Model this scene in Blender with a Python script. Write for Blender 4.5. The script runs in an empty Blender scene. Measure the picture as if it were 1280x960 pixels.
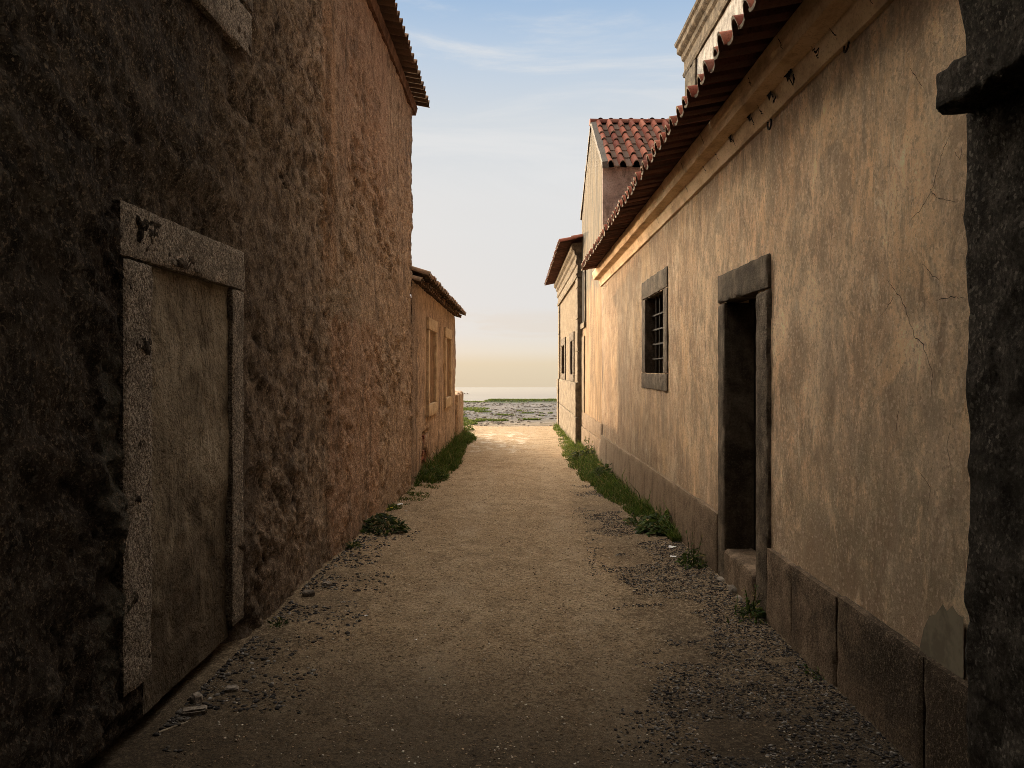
import bpy, math, random
import numpy as np
from mathutils import Vector

random.seed(7)
RNG = np.random.default_rng(11)
R = math.radians
C = bpy.context.scene.collection
EYE = 1.6

# ------------------------------------------------------------------ noise
def _hash(ix, iy, iz, seed):
    n = (ix * 374761393 + iy * 668265263 + iz * 2147483647 + seed * 974711) & 0xFFFFFFFF
    n = ((n ^ (n >> 13)) * 1274126177) & 0xFFFFFFFF
    n = (n ^ (n >> 16)) & 0xFFFFFFFF
    n = (n * 2246822519) & 0xFFFFFFFF
    n = (n ^ (n >> 15)) & 0xFFFFFFFF
    return n / 4294967295.0

def vnoise(x, y, z=0.0, seed=0):
    """smooth value noise in [-1, 1]"""
    x, y, z = np.broadcast_arrays(np.asarray(x, float), np.asarray(y, float), np.asarray(z, float))
    xi, yi, zi = np.floor(x).astype(np.int64), np.floor(y).astype(np.int64), np.floor(z).astype(np.int64)
    fx, fy, fz = x - xi, y - yi, z - zi
    fx, fy, fz = [f * f * f * (f * (f * 6 - 15) + 10) for f in (fx, fy, fz)]
    def h(a, b, c):
        return _hash(xi + a, yi + b, zi + c, seed)
    r = 0
    for a, wx in ((0, 1 - fx), (1, fx)):
        for b, wy in ((0, 1 - fy), (1, fy)):
            for c, wz in ((0, 1 - fz), (1, fz)):
                r = r + h(a, b, c) * wx * wy * wz
    return r * 2 - 1

def fbm(x, y, z=0.0, s=1.0, oct=4, seed=0, gain=0.5):
    r, amp, tot = 0, 1.0, 0
    x = np.asarray(x, float) / s; y = np.asarray(y, float) / s; z = np.asarray(z, float) / s
    for k in range(oct):
        r = r + amp * vnoise(x, y, z, seed + k * 17)
        tot += amp
        x, y, z = x * 2.03 + 5.1, y * 2.03 + 3.7, z * 2.03 + 9.2
        amp *= gain
    return r / tot

def sstep(a, b, x):
    t = np.clip((np.asarray(x, float) - a) / (b - a), 0, 1)
    return t * t * (3 - 2 * t)

# ------------------------------------------------------------------ objects
WL = {}
def wl(o):
    return WL.get(o.name, Vector((0, 0, 0)))

def thing(name, label, cat, loc=(0, 0, 0), group=None):
    o = bpy.data.objects.new(name, None); C.objects.link(o)
    o.location = loc; o.empty_display_size = 0.3
    WL[o.name] = Vector(loc)
    o['label'] = label; o['category'] = cat
    if group: o['group'] = group
    return o

def tag(o, label, cat, group=None, kind=None):
    o['label'] = label; o['category'] = cat
    if group: o['group'] = group
    if kind: o['kind'] = kind
    return o

def mk(name, V, F, mat, parent=None, loc=None, smooth=True, angle=38, label=None):
    """V in world coordinates"""
    V = np.asarray(V, float)
    me = bpy.data.meshes.new(name)
    base = np.array(wl(parent)) if parent is not None else np.array(loc if loc is not None else (0, 0, 0), float)
    me.from_pydata((V - base).tolist(), [], [tuple(int(i) for i in f) for f in F])
    me.update()
    if smooth:
        me.polygons.foreach_set('use_smooth', [True] * len(me.polygons))
        if angle is not None:
            me.set_sharp_from_angle(angle=R(angle))
    for m in (mat if isinstance(mat, (list, tuple)) else [mat]):
        me.materials.append(m)
    o = bpy.data.objects.new(name, me); C.objects.link(o)
    if parent is not None:
        o.parent = parent; WL[o.name] = Vector(base)
    else:
        o.location = base; WL[o.name] = Vector(base)
    if label: o['label'] = label
    return o

class MB:
    def __init__(s): s.V = []; s.F = []; s.n = 0; s.M = []
    def add(s, V, F, mi=None):
        V = np.asarray(V, float); s.M += list(mi) if mi is not None else [0] * len(F)
        s.V.append(V); s.F += [tuple(int(i) + s.n for i in f) for f in F]; s.n += len(V)
        return s
    def build(s, name, mat, parent=None, **k):
        o = mk(name, np.concatenate(s.V), s.F, mat, parent, **k)
        if isinstance(mat, (list, tuple)): o.data.polygons.foreach_set('material_index', [min(i, len(mat) - 1) for i in s.M])
        return o

def grid_faces(nu, nv, skip=None, flip=False):
    i, j = np.meshgrid(np.arange(nu - 1), np.arange(nv - 1), indexing='ij')
    a = (i * nv + j)
    f = np.stack([a, a + nv, a + nv + 1, a + 1], -1)
    if flip: f = f[..., ::-1]
    if skip is not None: f = f[~skip]
    return f.reshape(-1, 4)

def rough_box(x0, x1, y0, y1, z0, z1, step=0.03, amp=0.004, ns=0.08, chip=0.008, seed=0, topf=None):
    """closed box of small quads, displaced by noise, with worn arrises"""
    x0, x1 = min(x0, x1), max(x0, x1); y0, y1 = min(y0, y1), max(y0, y1); z0, z1 = min(z0, z1), max(z0, z1)
    nx, ny, nz = [max(1, int(round(d / step))) for d in (x1 - x0, y1 - y0, z1 - z0)]
    nx, ny, nz = min(nx, 260), min(ny, 400), min(nz, 260)
    idx = {}; V = []; F = []
    def vid(i, j, k):
        q = (i, j, k)
        if q not in idx:
            idx[q] = len(V); V.append(q)
        return idx[q]
    for i in range(nx):
        for j in range(ny):
            F.append((vid(i, j, 0), vid(i, j + 1, 0), vid(i + 1, j + 1, 0), vid(i + 1, j, 0)))
            F.append((vid(i, j, nz), vid(i + 1, j, nz), vid(i + 1, j + 1, nz), vid(i, j + 1, nz)))
    for i in range(nx):
        for k in range(nz):
            F.append((vid(i, 0, k), vid(i + 1, 0, k), vid(i + 1, 0, k + 1), vid(i, 0, k + 1)))
            F.append((vid(i, ny, k), vid(i, ny, k + 1), vid(i + 1, ny, k + 1), vid(i + 1, ny, k)))
    for j in range(ny):
        for k in range(nz):
            F.append((vid(0, j, k), vid(0, j, k + 1), vid(0, j + 1, k + 1), vid(0, j + 1, k)))
            F.append((vid(nx, j, k), vid(nx, j + 1, k), vid(nx, j + 1, k + 1), vid(nx, j, k + 1)))
    Q = np.array(V, float)
    N = np.array([nx, ny, nz])
    lo = (Q == 0); hi = (Q == N)
    P = np.array([x0, y0, z0]) + Q / N * np.array([x1 - x0, y1 - y0, z1 - z0])
    nf = (lo | hi).sum(1)
    dirn = hi.astype(float) - lo.astype(float)
    d = fbm(P[:, 0], P[:, 1], P[:, 2], ns, 3, seed)
    d2 = 0.5 + 0.5 * fbm(P[:, 0], P[:, 1], P[:, 2], ns * 1.6, 2, seed + 50)
    off = dirn * (d * amp)[:, None]
    edge = (nf >= 2)
    off[edge] -= dirn[edge] * (chip * (0.25 + 1.3 * d2[edge] ** 2))[:, None]
    P = P + off
    if topf is not None: P[:, 2] = topf(P)
    return P, F

def plain_box(x0, x1, y0, y1, z0, z1):
    V = [(x, y, z) for x in (x0, x1) for y in (y0, y1) for z in (z0, z1)]
    F = [(0, 1, 3, 2), (4, 6, 7, 5), (0, 4, 5, 1), (2, 3, 7, 6), (0, 2, 6, 4), (1, 5, 7, 3)]
    return np.array(V, float), F

def spaced(a, b, step, extra=()):
    n = max(1, int(round((b - a) / step)))
    v = np.linspace(a, b, n + 1)
    return snap(v, extra)
def geo(a, b, ratio, extra=()):
    n = max(1, int(math.log(b / a) / ratio))
    return snap(a * np.exp(np.linspace(0, math.log(b / a), n + 1)), extra)
def snap(v, extra):
    v = v.copy()
    for e in extra:
        k = int(np.argmin(abs(v - e))); v[k] = e
    return np.unique(v)

def x_sheet(xf, ys, zs, holes=()):
    """sheet facing the alley; xf(Y, Z) gives x; holes = (y0, y1, z0, z1)"""
    Y, Z = np.meshgrid(ys, zs, indexing='ij')
    X = xf(Y, Z) * np.ones_like(Y)
    V = np.stack([X, Y, Z], -1).reshape(-1, 3)
    yc, zc = np.meshgrid((ys[1:] + ys[:-1]) / 2, (zs[1:] + zs[:-1]) / 2, indexing='ij')
    skip = np.zeros(yc.shape, bool)
    for (a, b, c, d) in holes:
        skip |= (yc > a) & (yc < b) & (zc > c) & (zc < d)
    return V, grid_faces(len(ys), len(zs), skip)

def sweep_y(profile, ys, amp=0.0, ns=0.06, seed=0, cap=True):
    """profile of (x, z) extruded along y"""
    prof = np.array(profile, float); n = len(prof)
    V = np.zeros((len(ys), n, 3))
    V[:, :, 0] = prof[None, :, 0]; V[:, :, 2] = prof[None, :, 1]; V[:, :, 1] = np.asarray(ys)[:, None]
    if amp:
        V[:, :, 0] += amp * fbm(V[..., 0], V[..., 1], V[..., 2], ns, 3, seed)
        V[:, :, 2] += amp * fbm(V[..., 0], V[..., 1], V[..., 2], ns, 3, seed + 9)
    F = []
    for i in range(len(ys) - 1):
        for j in range(n):
            k = (j + 1) % n
            F.append((i * n + j, (i + 1) * n + j, (i + 1) * n + k, i * n + k))
    if cap:
        F.append(tuple(range(n))); F.append(tuple(range((len(ys) - 1) * n, len(ys) * n))[::-1])
    return V.reshape(-1, 3), F

def tube(pts, r, seg=8, closed=False):
    pts = [Vector(p) for p in pts]; n = len(pts); V = []; F = []
    for i, p in enumerate(pts):
        if closed: t = pts[(i + 1) % n] - pts[i - 1]
        else: t = pts[min(i + 1, n - 1)] - pts[max(i - 1, 0)]
        t.normalize()
        a = t.orthogonal().normalized() if abs(t.x) > .9 else t.cross(Vector((1, 0, 0))).normalized()
        b = t.cross(a)
        rr = r[i] if isinstance(r, (list, tuple)) else r
        for k in range(seg):
            q = 2 * math.pi * k / seg
            V.append(p + a * math.cos(q) * rr + b * math.sin(q) * rr)
    m = n if closed else n - 1
    for i in range(m):
        for k in range(seg):
            i2 = (i + 1) % n; k2 = (k + 1) % seg
            F.append((i * seg + k, i * seg + k2, i2 * seg + k2, i2 * seg + k))
    if not closed:
        F.append(tuple(range(seg))[::-1]); F.append(tuple((n - 1) * seg + k for k in range(seg)))
    return np.array([tuple(v) for v in V]), F

def tiles(origin, a, s, ncol, nrow, w=0.21, expo=0.33, tl=0.42, hump=0.055, t=0.014, jit=1.0, seed=0, hw=0.52, keep=None):
    """clay roof tiles: each a hump and a shallow pan; a = along the eave, s = up the slope"""
    a = np.array(a, float); s = np.array(s, float); n = np.cross(a, s); n /= np.linalg.norm(n)
    if n[2] < 0: n = -n
    rng = np.random.default_rng(seed)
    m1, m2 = 8, 5
    u = np.concatenate([np.linspace(0, hw, m1), np.linspace(hw, 1.04, m2)[1:]])
    h = np.where(u <= hw, hump * np.sin(np.pi * np.clip(u / hw, 0, 1)) ** 0.55, -0.012 * np.sin(np.pi * (u - hw) / (1.04 - hw)))
    npf = len(u)
    mb = MB()
    F = []; MI = []
    def id_(lay, e, k): return (lay * 2 + e) * npf + k
    for k in range(npf - 1):
        F.append((id_(0, 0, k), id_(0, 0, k + 1), id_(0, 1, k + 1), id_(0, 1, k)))
        F.append((id_(1, 0, k + 1), id_(1, 0, k), id_(1, 1, k), id_(1, 1, k + 1)))
        F.append((id_(0, 0, k + 1), id_(0, 0, k), id_(1, 0, k), id_(1, 0, k + 1)))
        MI += [2 if k >= m1 - 1 else 0, 3, 1]
    F.append((id_(0, 0, 0), id_(0, 1, 0), id_(1, 1, 0), id_(1, 0, 0)))
    F.append((id_(0, 1, npf - 1), id_(0, 0, npf - 1), id_(1, 0, npf - 1), id_(1, 1, npf - 1)))
    MI += [0, 0]
    for c in range(ncol):
        cj = rng.normal(0, .003) * jit
        for r in range(nrow):
            if keep is not None and not keep(c, r): continue
            du = rng.normal(0, .004) * jit; dv = rng.normal(0, .008) * jit; tw = rng.normal(0, .012) * jit; dh = rng.normal(0, .003) * jit
            o = np.array(origin, float) + a * (c * w + du + cj) + s * (r * expo + dv) + n * (dh + .004)
            P = []
            for lay in (0, 1):
                for e in (0, 1):
                    hh = h * (1.0 if e == 0 else 0.82) - (t if lay else 0) + (0.026 if e == 0 else 0.0)
                    uu = u * w + (tw * tl if e else 0)
                    P.append(o[None, :] + a[None, :] * uu[:, None] + s[None, :] * (tl * e) + n[None, :] * hh[:, None])
            mb.add(np.concatenate(P), F, MI)
    return mb

# ------------------------------------------------------------------ materials
class Mat:
    CON = 1.75
    def __init__(self, name):
        self.m = bpy.data.materials.new(name); self.m.use_nodes = True
        self.t = self.m.node_tree; self.t.nodes.clear()
        self.out = self.t.nodes.new('ShaderNodeOutputMaterial')
        self.b = self.t.nodes.new('ShaderNodeBsdfPrincipled')
        self.t.links.new(self.b.outputs[0], self.out.inputs[0])
        self.b.inputs['Specular IOR Level'].default_value = 0.03
        self.b.inputs['Roughness'].default_value = 0.9
        g = self.t.nodes.new('ShaderNodeNewGeometry')
        self.pos = g.outputs['Position']; self.nrm = g.outputs['Normal']
        self.rand = g.outputs['Random Per Island']
        sp = self.t.nodes.new('ShaderNodeSeparateXYZ'); self.t.links.new(self.pos, sp.inputs[0])
        self.x, self.y, self.z = sp.outputs
    def put(self, sock, v):
        if isinstance(v, bpy.types.NodeSocket): self.t.links.new(v, sock)
        elif isinstance(v, (tuple, list)) and len(v) == 3 and sock.type == 'RGBA': sock.default_value = (*v, 1)
        else: sock.default_value = v
    def math(self, op, a, b=0.0, clamp=False):
        n = self.t.nodes.new('ShaderNodeMath'); n.operation = op; n.use_clamp = clamp
        self.put(n.inputs[0], a); self.put(n.inputs[1], b); return n.outputs[0]
    def scl(self, v3, vec=None):
        n = self.t.nodes.new('ShaderNodeVectorMath'); n.operation = 'MULTIPLY'
        self.put(n.inputs[0], vec or self.pos); n.inputs[1].default_value = v3; return n.outputs[0]
    def noise(self, scale, detail=4, rough=.55, vec=None, dist=0.0):
        n = self.t.nodes.new('ShaderNodeTexNoise'); n.inputs['Scale'].default_value = scale
        n.inputs['Detail'].default_value = detail; n.inputs['Roughness'].default_value = rough; n.inputs['Distortion'].default_value = dist
        self.put(n.inputs['Vector'], vec or self.pos)
        return self.map(n.outputs[0], .5 - .5 / self.CON, .5 + .5 / self.CON, 0, 1, False)
    def vor(self, scale, vec=None, feature='F1', out='Distance'):
        n = self.t.nodes.new('ShaderNodeTexVoronoi'); n.feature = feature; n.inputs['Scale'].default_value = scale
        self.put(n.inputs['Vector'], vec or self.pos); return n.outputs[out]
    def cells(self, scale, vec=None):
        n = self.t.nodes.new('ShaderNodeSeparateColor'); self.t.links.new(self.vor(scale, vec, 'F1', 'Color'), n.inputs[0]); return n.outputs[0]
    def map(self, f, a, b, c=0.0, d=1.0, smooth=True):
        n = self.t.nodes.new('ShaderNodeMapRange'); n.interpolation_type = 'SMOOTHSTEP' if smooth else 'LINEAR'
        for k, v in zip(range(5), (f, a, b, c, d)): self.put(n.inputs[k], v)
        return n.outputs[0]
    def ramp(self, f, stops):
        n = self.t.nodes.new('ShaderNodeValToRGB'); cr = n.color_ramp
        while len(cr.elements) < len(stops): cr.elements.new(0.5)
        for e, (p, c) in zip(cr.elements, stops): e.position = p; e.color = (*c, 1)
        self.put(n.inputs[0], f); return n.outputs[0]
    def mix(self, f, a, b, mode='MIX'):
        n = self.t.nodes.new('ShaderNodeMix'); n.data_type = 'RGBA'; n.blend_type = mode
        self.put(n.inputs[0], f); self.put(n.inputs[6], a); self.put(n.inputs[7], b); return n.outputs[2]
    def bump(self, h, strength=.5, dist=.01, prev=None):
        n = self.t.nodes.new('ShaderNodeBump'); n.inputs['Strength'].default_value = strength; n.inputs['Distance'].default_value = dist
        self.put(n.inputs['Height'], h)
        if prev is not None: self.put(n.inputs['Normal'], prev)
        return n.outputs[0]
    def box(self, sock, a, b, soft=.04, warp=None):
        v = sock if warp is None else self.math('ADD', sock, warp)
        return self.math('MULTIPLY', self.map(v, a - soft, a + soft), self.map(v, b + soft, b - soft))
    def gain(self, col, k):
        n = self.t.nodes.new('ShaderNodeVectorMath'); n.operation = 'MULTIPLY'; self.put(n.inputs[0], col)
        if isinstance(k, bpy.types.NodeSocket): self.t.links.new(k, n.inputs[1])
        else: n.inputs[1].default_value = k if isinstance(k, tuple) else (k, k, k)
        return n.outputs[0]
    def fin(self, col, nrm=None, rough=None):
        self.put(self.b.inputs['Base Color'], col)
        if nrm is not None: self.put(self.b.inputs['Normal'], nrm)
        if rough is not None: self.put(self.b.inputs['Roughness'], rough)
        return self.m

def sub(M, a, k):   # centred noise * k
    return M.math('MULTIPLY', M.math('SUBTRACT', a, .5), k)

def mat_rubble():
    M = Mat('rough_rubble_plaster')
    big = M.noise(1.1, 4, .6); mid = M.noise(7, 5, .65); fine = M.noise(70, 4, .7)
    streak = M.noise(3.0, 4, .6, M.scl((1, 2.2, .35)))
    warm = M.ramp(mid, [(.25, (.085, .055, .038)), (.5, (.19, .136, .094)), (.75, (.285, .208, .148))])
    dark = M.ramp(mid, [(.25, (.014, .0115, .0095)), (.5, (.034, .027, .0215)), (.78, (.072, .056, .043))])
    near = M.map(M.math('ADD', M.y, sub(M, big, 1.8)), 3.1, 7.2)  # darker towards the gateway: shade painted into the wall colour
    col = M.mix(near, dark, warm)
    crisp = M.noise(34, 6, .8)
    col = M.mix(M.math('MULTIPLY', M.map(crisp, .48, .2), .6), col, (.022, .016, .012))
    col = M.mix(M.math('MULTIPLY', M.map(crisp, .58, .85), .5), col, M.mix(near, (.14, .115, .09), (.38, .26, .165)))
    wp = sub(M, mid, .35)
    pink = M.math('MULTIPLY', M.box(M.y, 6.75, 9.2, .12, wp), M.map(M.math('ADD', M.z, wp), 2.12, 2.0))
    col = M.mix(M.math('MULTIPLY', pink, .5), col, (.20, .112, .074))
    grey = M.math('MULTIPLY', M.box(M.y, 6.75, 8.1, .06, wp), M.box(M.z, 2.05, 2.42, .06, wp))
    col = M.mix(M.math('MULTIPLY', grey, .8), col, (.15, .118, .085))
    upink = M.math('MULTIPLY', M.box(M.y, 7.0, 9.8, .3, wp), M.map(M.z, 3.0, 3.8))
    col = M.mix(M.math('MULTIPLY', upink, .45), col, (.21, .118, .078))
    strip = M.math('MULTIPLY', M.box(M.y, 6.55, 6.95, .08, sub(M, mid, .1)), M.map(M.z, 2.2, 2.6))
    col = M.mix(M.math('MULTIPLY', strip, .75), col, (.27, .165, .10))
    rem = M.math('MULTIPLY', M.box(M.y, 3.09, 3.3, .03, sub(M, mid, .16)), M.box(M.z, .35, 1.65, .1, sub(M, mid, .5)))
    col = M.mix(M.math('MULTIPLY', rem, .6), col, (.095, .09, .07))
    st = M.map(streak, .55, .75)
    col = M.mix(M.math('MULTIPLY', st, .45), col, (.05, .035, .025))
    end = M.math('MULTIPLY', M.box(M.y, 11.9, 12.9, .12, sub(M, mid, .2)), .75)
    col = M.mix(end, col, (.055, .042, .034))
    damp = M.map(M.math('ADD', M.z, sub(M, big, .6)), .35, -.2)
    col = M.mix(M.math('MULTIPLY', damp, .5), col, (.05, .038, .028))
    c1 = M.cells(60, M.scl((1, 1, .8))); c2 = M.cells(150)
    col = M.mix(M.math('MULTIPLY', M.map(c1, .8, .95), .35), col, (.02, .016, .013))
    col = M.mix(M.math('MULTIPLY', M.map(c1, .2, .05), .35), col, M.mix(near, (.15, .13, .11), (.40, .31, .225)))
    col = M.mix(M.math('MULTIPLY', M.map(c2, .75, .92), .25), col, (.025, .02, .017))
    spk = M.map(fine, .58, .72)
    col = M.mix(M.math('MULTIPLY', spk, .35), col, (.34, .25, .17))
    an = M.t.nodes.new('ShaderNodeAttribute'); an.attribute_name = 'cavity'; cv = an.outputs['Fac']
    has = M.map(cv, 0.0, .001)
    col = M.mix(M.math('MULTIPLY', M.math('MULTIPLY', M.map(cv, .46, .10), has), .86), col, (.012, .009, .007))  # crevice shade painted into the colour
    col = M.mix(M.math('MULTIPLY', M.map(cv, .58, .95), .42), col, M.mix(near, (.16, .135, .11), (.42, .31, .215)))  # raised lumps lightened, a painted highlight
    pm = M.math('MULTIPLY', M.map(M.noise(17, 6, .75, M.scl((1, 1, .6)), .5), .30, .12), M.map(mid, .45, .8))
    col = M.mix(M.math('MULTIPLY', pm, .6), col, (.02, .014, .011))
    lowh = M.map(M.y, 12.3, 12.6)
    col = M.mix(M.math('MULTIPLY', lowh, .3), col, (.31, .215, .145))
    md = M.math('MULTIPLY', M.map(M.y, 6.0, 8.5), .14)
    col = M.mix(md, col, (.36, .25, .17))
    vs = M.math('MULTIPLY', M.map(M.noise(4, 6, .7, M.scl((1, 1, .16)), .4), .53, .7), lowh)
    col = M.mix(M.math('MULTIPLY', vs, .6), col, (.07, .05, .037))
    lb = M.noise(2.6, 5, .65, M.scl((1, 1, .45)), .4)
    col = M.mix(M.math('MULTIPLY', M.map(lb, .52, .8), .55), col, (.055, .042, .033))
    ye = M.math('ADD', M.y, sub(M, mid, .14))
    gy = M.math('ADD', M.map(M.y, 2.4, 6.6, .9, 1.72), M.math('ADD', M.map(ye, 6.68, 6.84, 0, .26), M.map(M.y, 6.9, 9.0, 0, .25)))  # light falloff along the wall painted in, plus the seam's own step
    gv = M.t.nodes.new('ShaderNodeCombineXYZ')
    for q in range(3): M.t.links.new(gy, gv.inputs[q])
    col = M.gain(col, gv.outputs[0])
    col = M.mix(M.math('MULTIPLY', M.map(ye, 6.70, 6.80), M.map(M.y, 12.3, 12.2)), col, M.gain(col, (.98, .95, .92)))
    b = M.bump(M.noise(18, 8, .78, M.scl((1, 1, .75)), .6), 1.0, .035)
    b = M.bump(M.vor(34, M.scl((1, 1, .7))), .6, .010, b)
    b = M.bump(fine, .9, .005, b)
    return M.fin(col, b)

def mat_infill():
    M = Mat('trowelled_infill_plaster')
    mid = M.noise(4, 5, .6, dist=.3); fine = M.noise(80, 3, .7); st = M.noise(3, 5, .62, M.scl((1, 1.0, .6)), .6)
    col = M.ramp(mid, [(.2, (.095, .076, .054)), (.5, (.19, .152, .108)), (.85, (.29, .24, .175))])
    far = M.map(M.y, 8, 12)
    col = M.mix(far, col, M.ramp(mid, [(.3, (.2, .125, .072)), (.7, (.32, .20, .12))]))
    col = M.mix(M.math('MULTIPLY', M.map(st, .55, .8), .4), col, (.06, .05, .037))
    c1 = M.cells(70)
    col = M.mix(M.math('MULTIPLY', M.map(c1, .75, .95), .4), col, (.04, .033, .025))
    col = M.mix(M.math('MULTIPLY', M.map(fine, .6, .75), .3), col, (.22, .18, .13))
    low = M.math('MULTIPLY', M.map(M.math('ADD', M.z, sub(M, mid, .7)), 1.1, .2), M.map(M.y, 7, 6))
    col = M.mix(M.math('MULTIPLY', low, .75), col, (.05, .038, .027))
    b = M.bump(st, .8, .05); b = M.bump(M.noise(14, 6, .7, dist=.4), .8, .02, b); b = M.bump(fine, .5, .004, b)
    return M.fin(col, b)

def mat_granite(name, base, darkc, light, bs=.012):
    M = Mat(name)
    a = M.noise(95, 3, .75); b_ = M.noise(38, 3, .7); big = M.noise(4, 4, .6)
    col = M.ramp(a, [(.36, darkc), (.5, base), (.64, light)])
    col = M.mix(M.math('MULTIPLY', M.map(b_, .54, .66), .55), col, darkc)
    col = M.mix(M.math('MULTIPLY', M.map(big, .5, .75), .5), col, tuple(c * .45 for c in base))
    c1 = M.cells(150)
    col = M.mix(M.math('MULTIPLY', M.map(c1, .7, .9), .3), col, darkc)
    col = M.mix(M.math('MULTIPLY', M.map(c1, .25, .1), .3), col, light)
    wr = M.noise(9, 4, .6)
    col = M.mix(M.math('MULTIPLY', M.map(wr, .5, .75), .6), col, tuple(c * .35 for c in base))
    low = M.map(M.math('ADD', M.z, sub(M, big, .5)), .55, .05)
    col = M.mix(M.math('MULTIPLY', low, .45), col, tuple(c * .35 for c in base))
    b = M.bump(a, .8, .004); b = M.bump(b_, .8, bs, b)
    return M.fin(col, b, .85)

def mat_plaster():
    M = Mat('weathered_tan_plaster')
    big = M.noise(.9, 5, .6); mid = M.noise(4.5, 5, .62)
    st1 = M.noise(3.4, 7, .7, M.scl((1, 1.0, .62)), .9); st2 = M.noise(13, 6, .72, M.scl((1, 1.0, .5)), .9)
    fine = M.noise(48, 5, .75); grain = M.noise(150, 3, .75)
    col = M.ramp(st1, [(.18, (.165, .108, .070)), (.42, (.29, .20, .128)), (.62, (.40, .29, .19)), (.85, (.47, .37, .265))])
    col = M.mix(M.math('MULTIPLY', M.map(big, .38, .68), .55), col, M.ramp(mid, [(.25, (.22, .125, .072)), (.75, (.39, .245, .145))]))
    col = M.mix(M.math('MULTIPLY', M.map(st2, .55, .72), .5), col, (.15, .095, .06))
    col = M.mix(M.math('MULTIPLY', M.map(st2, .42, .28), .4), col, (.44, .36, .27))
    # greyer, older skim towards the gateway and mould at the foot
    nr = M.map(M.math('ADD', M.y, sub(M, big, 1.2)), 5.2, 2.9)
    col = M.mix(M.math('MULTIPLY', nr, .36), col, M.ramp(mid, [(.3, (.165, .125, .085)), (.7, (.275, .215, .15))]))
    mould = M.math('MULTIPLY', M.map(M.math('ADD', M.z, sub(M, mid, 1.1)), 1.75, .5), M.map(M.y, 6.5, 3.6))
    col = M.mix(M.math('MULTIPLY', mould, .78), col, (.085, .075, .05))
    rw = M.noise(4.2, 6, .72, M.scl((1, 1.5, .12)), .25)
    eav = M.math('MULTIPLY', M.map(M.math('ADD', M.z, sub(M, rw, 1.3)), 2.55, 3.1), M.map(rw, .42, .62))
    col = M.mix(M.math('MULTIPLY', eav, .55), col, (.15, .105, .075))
    sil = M.math('MULTIPLY', M.box(M.y, 8.5, 10.1, .12), M.math('MULTIPLY', M.map(M.math('ADD', M.z, sub(M, rw, .9)), .55, 1.25), M.map(M.z, 1.42, 1.36)))
    col = M.mix(M.math('MULTIPLY', M.math('MULTIPLY', sil, M.map(rw, .45, .6)), .7), col, (.13, .095, .07))
    damp = M.map(M.math('ADD', M.z, sub(M, mid, .5)), .85, .40)
    col = M.mix(M.math('MULTIPLY', damp, .6), col, (.15, .095, .06))
    pits = M.math('MULTIPLY', M.map(M.vor(34, M.scl((1, 1, .6))), .14, .05), M.map(mid, .5, .65))
    col = M.mix(M.math('MULTIPLY', pits, .7), col, (.06, .04, .026))
    col = M.mix(M.math('MULTIPLY', M.map(fine, .57, .75), .42), col, (.12, .082, .055))
    col = M.mix(M.math('MULTIPLY', M.map(grain, .55, .8), .35), col, (.5, .41, .31))
    blot = M.noise(2.1, 7, .75, M.scl((1, 1, .7)), .4)
    col = M.mix(M.math('MULTIPLY', M.map(blot, .56, .8), .55), col, (.13, .095, .068))
    col = M.mix(M.math('MULTIPLY', M.map(blot, .40, .2), .35), col, (.46, .36, .25))
    stn = M.noise(3.6, 7, .74, M.scl((1, 1, .55)), .6); stn2 = M.noise(1.5, 5, .7, M.scl((1, 1, .6)), .6)
    col = M.mix(M.math('MULTIPLY', M.map(stn, .52, .68), .62), col, (.15, .10, .066))
    col = M.mix(M.math('MULTIPLY', M.map(stn, .42, .22), .45), col, (.56, .43, .29))
    col = M.mix(M.math('MULTIPLY', M.map(stn2, .55, .75), .45), col, (.20, .15, .11))
    col = M.mix(M.math('MULTIPLY', M.map(stn2, .47, .25), .5), col, (.47, .315, .18))
    col = M.mix(.10, col, (.56, .43, .30))
    c1 = M.cells(75); c2 = M.cells(190); run = M.noise(11, 6, .72, M.scl((1, 1, .42)), .8)
    area = M.map(M.noise(1.3, 3, .6), .35, .7)
    col = M.mix(M.math('MULTIPLY', M.math('MULTIPLY', M.map(run, .52, .75), area), .6), col, (.13, .088, .06))
    col = M.mix(M.math('MULTIPLY', M.math('MULTIPLY', M.map(run, .45, .2), area), .45), col, (.5, .42, .32))
    col = M.mix(M.math('MULTIPLY', M.map(c1, .88, .97), .35), col, (.12, .08, .055))
    col = M.mix(M.math('MULTIPLY', M.map(c1, .18, .03), .25), col, (.52, .43, .33))
    col = M.mix(M.math('MULTIPLY', M.map(c2, .7, .95), .25), col, (.12, .085, .06))
    lines = M.map(M.vor(3.2, M.math('ADD', 0, 0) and None or M.scl((1, 1, 1)), 'DISTANCE_TO_EDGE'), .012, .002)
    lm = M.math('MULTIPLY', lines, M.map(M.noise(2.2, 3), .56, .66))
    col = M.mix(M.math('MULTIPLY', lm, .0), col, (.09, .06, .04))
    gy = M.map(M.y, 4.5, 10.5, 2.5, 1.38)  # light painted in: plaster colour brightened towards the gateway
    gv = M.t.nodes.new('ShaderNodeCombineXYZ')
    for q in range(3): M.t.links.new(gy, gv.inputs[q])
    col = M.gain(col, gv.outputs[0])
    b = M.bump(M.noise(9, 8, .76), 1.0, .055); b = M.bump(fine, 1.0, .012, b); b = M.bump(grain, .6, .002, b)
    b = M.bump(pits, .6, -.006, b)
    return M.fin(col, b)

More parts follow.
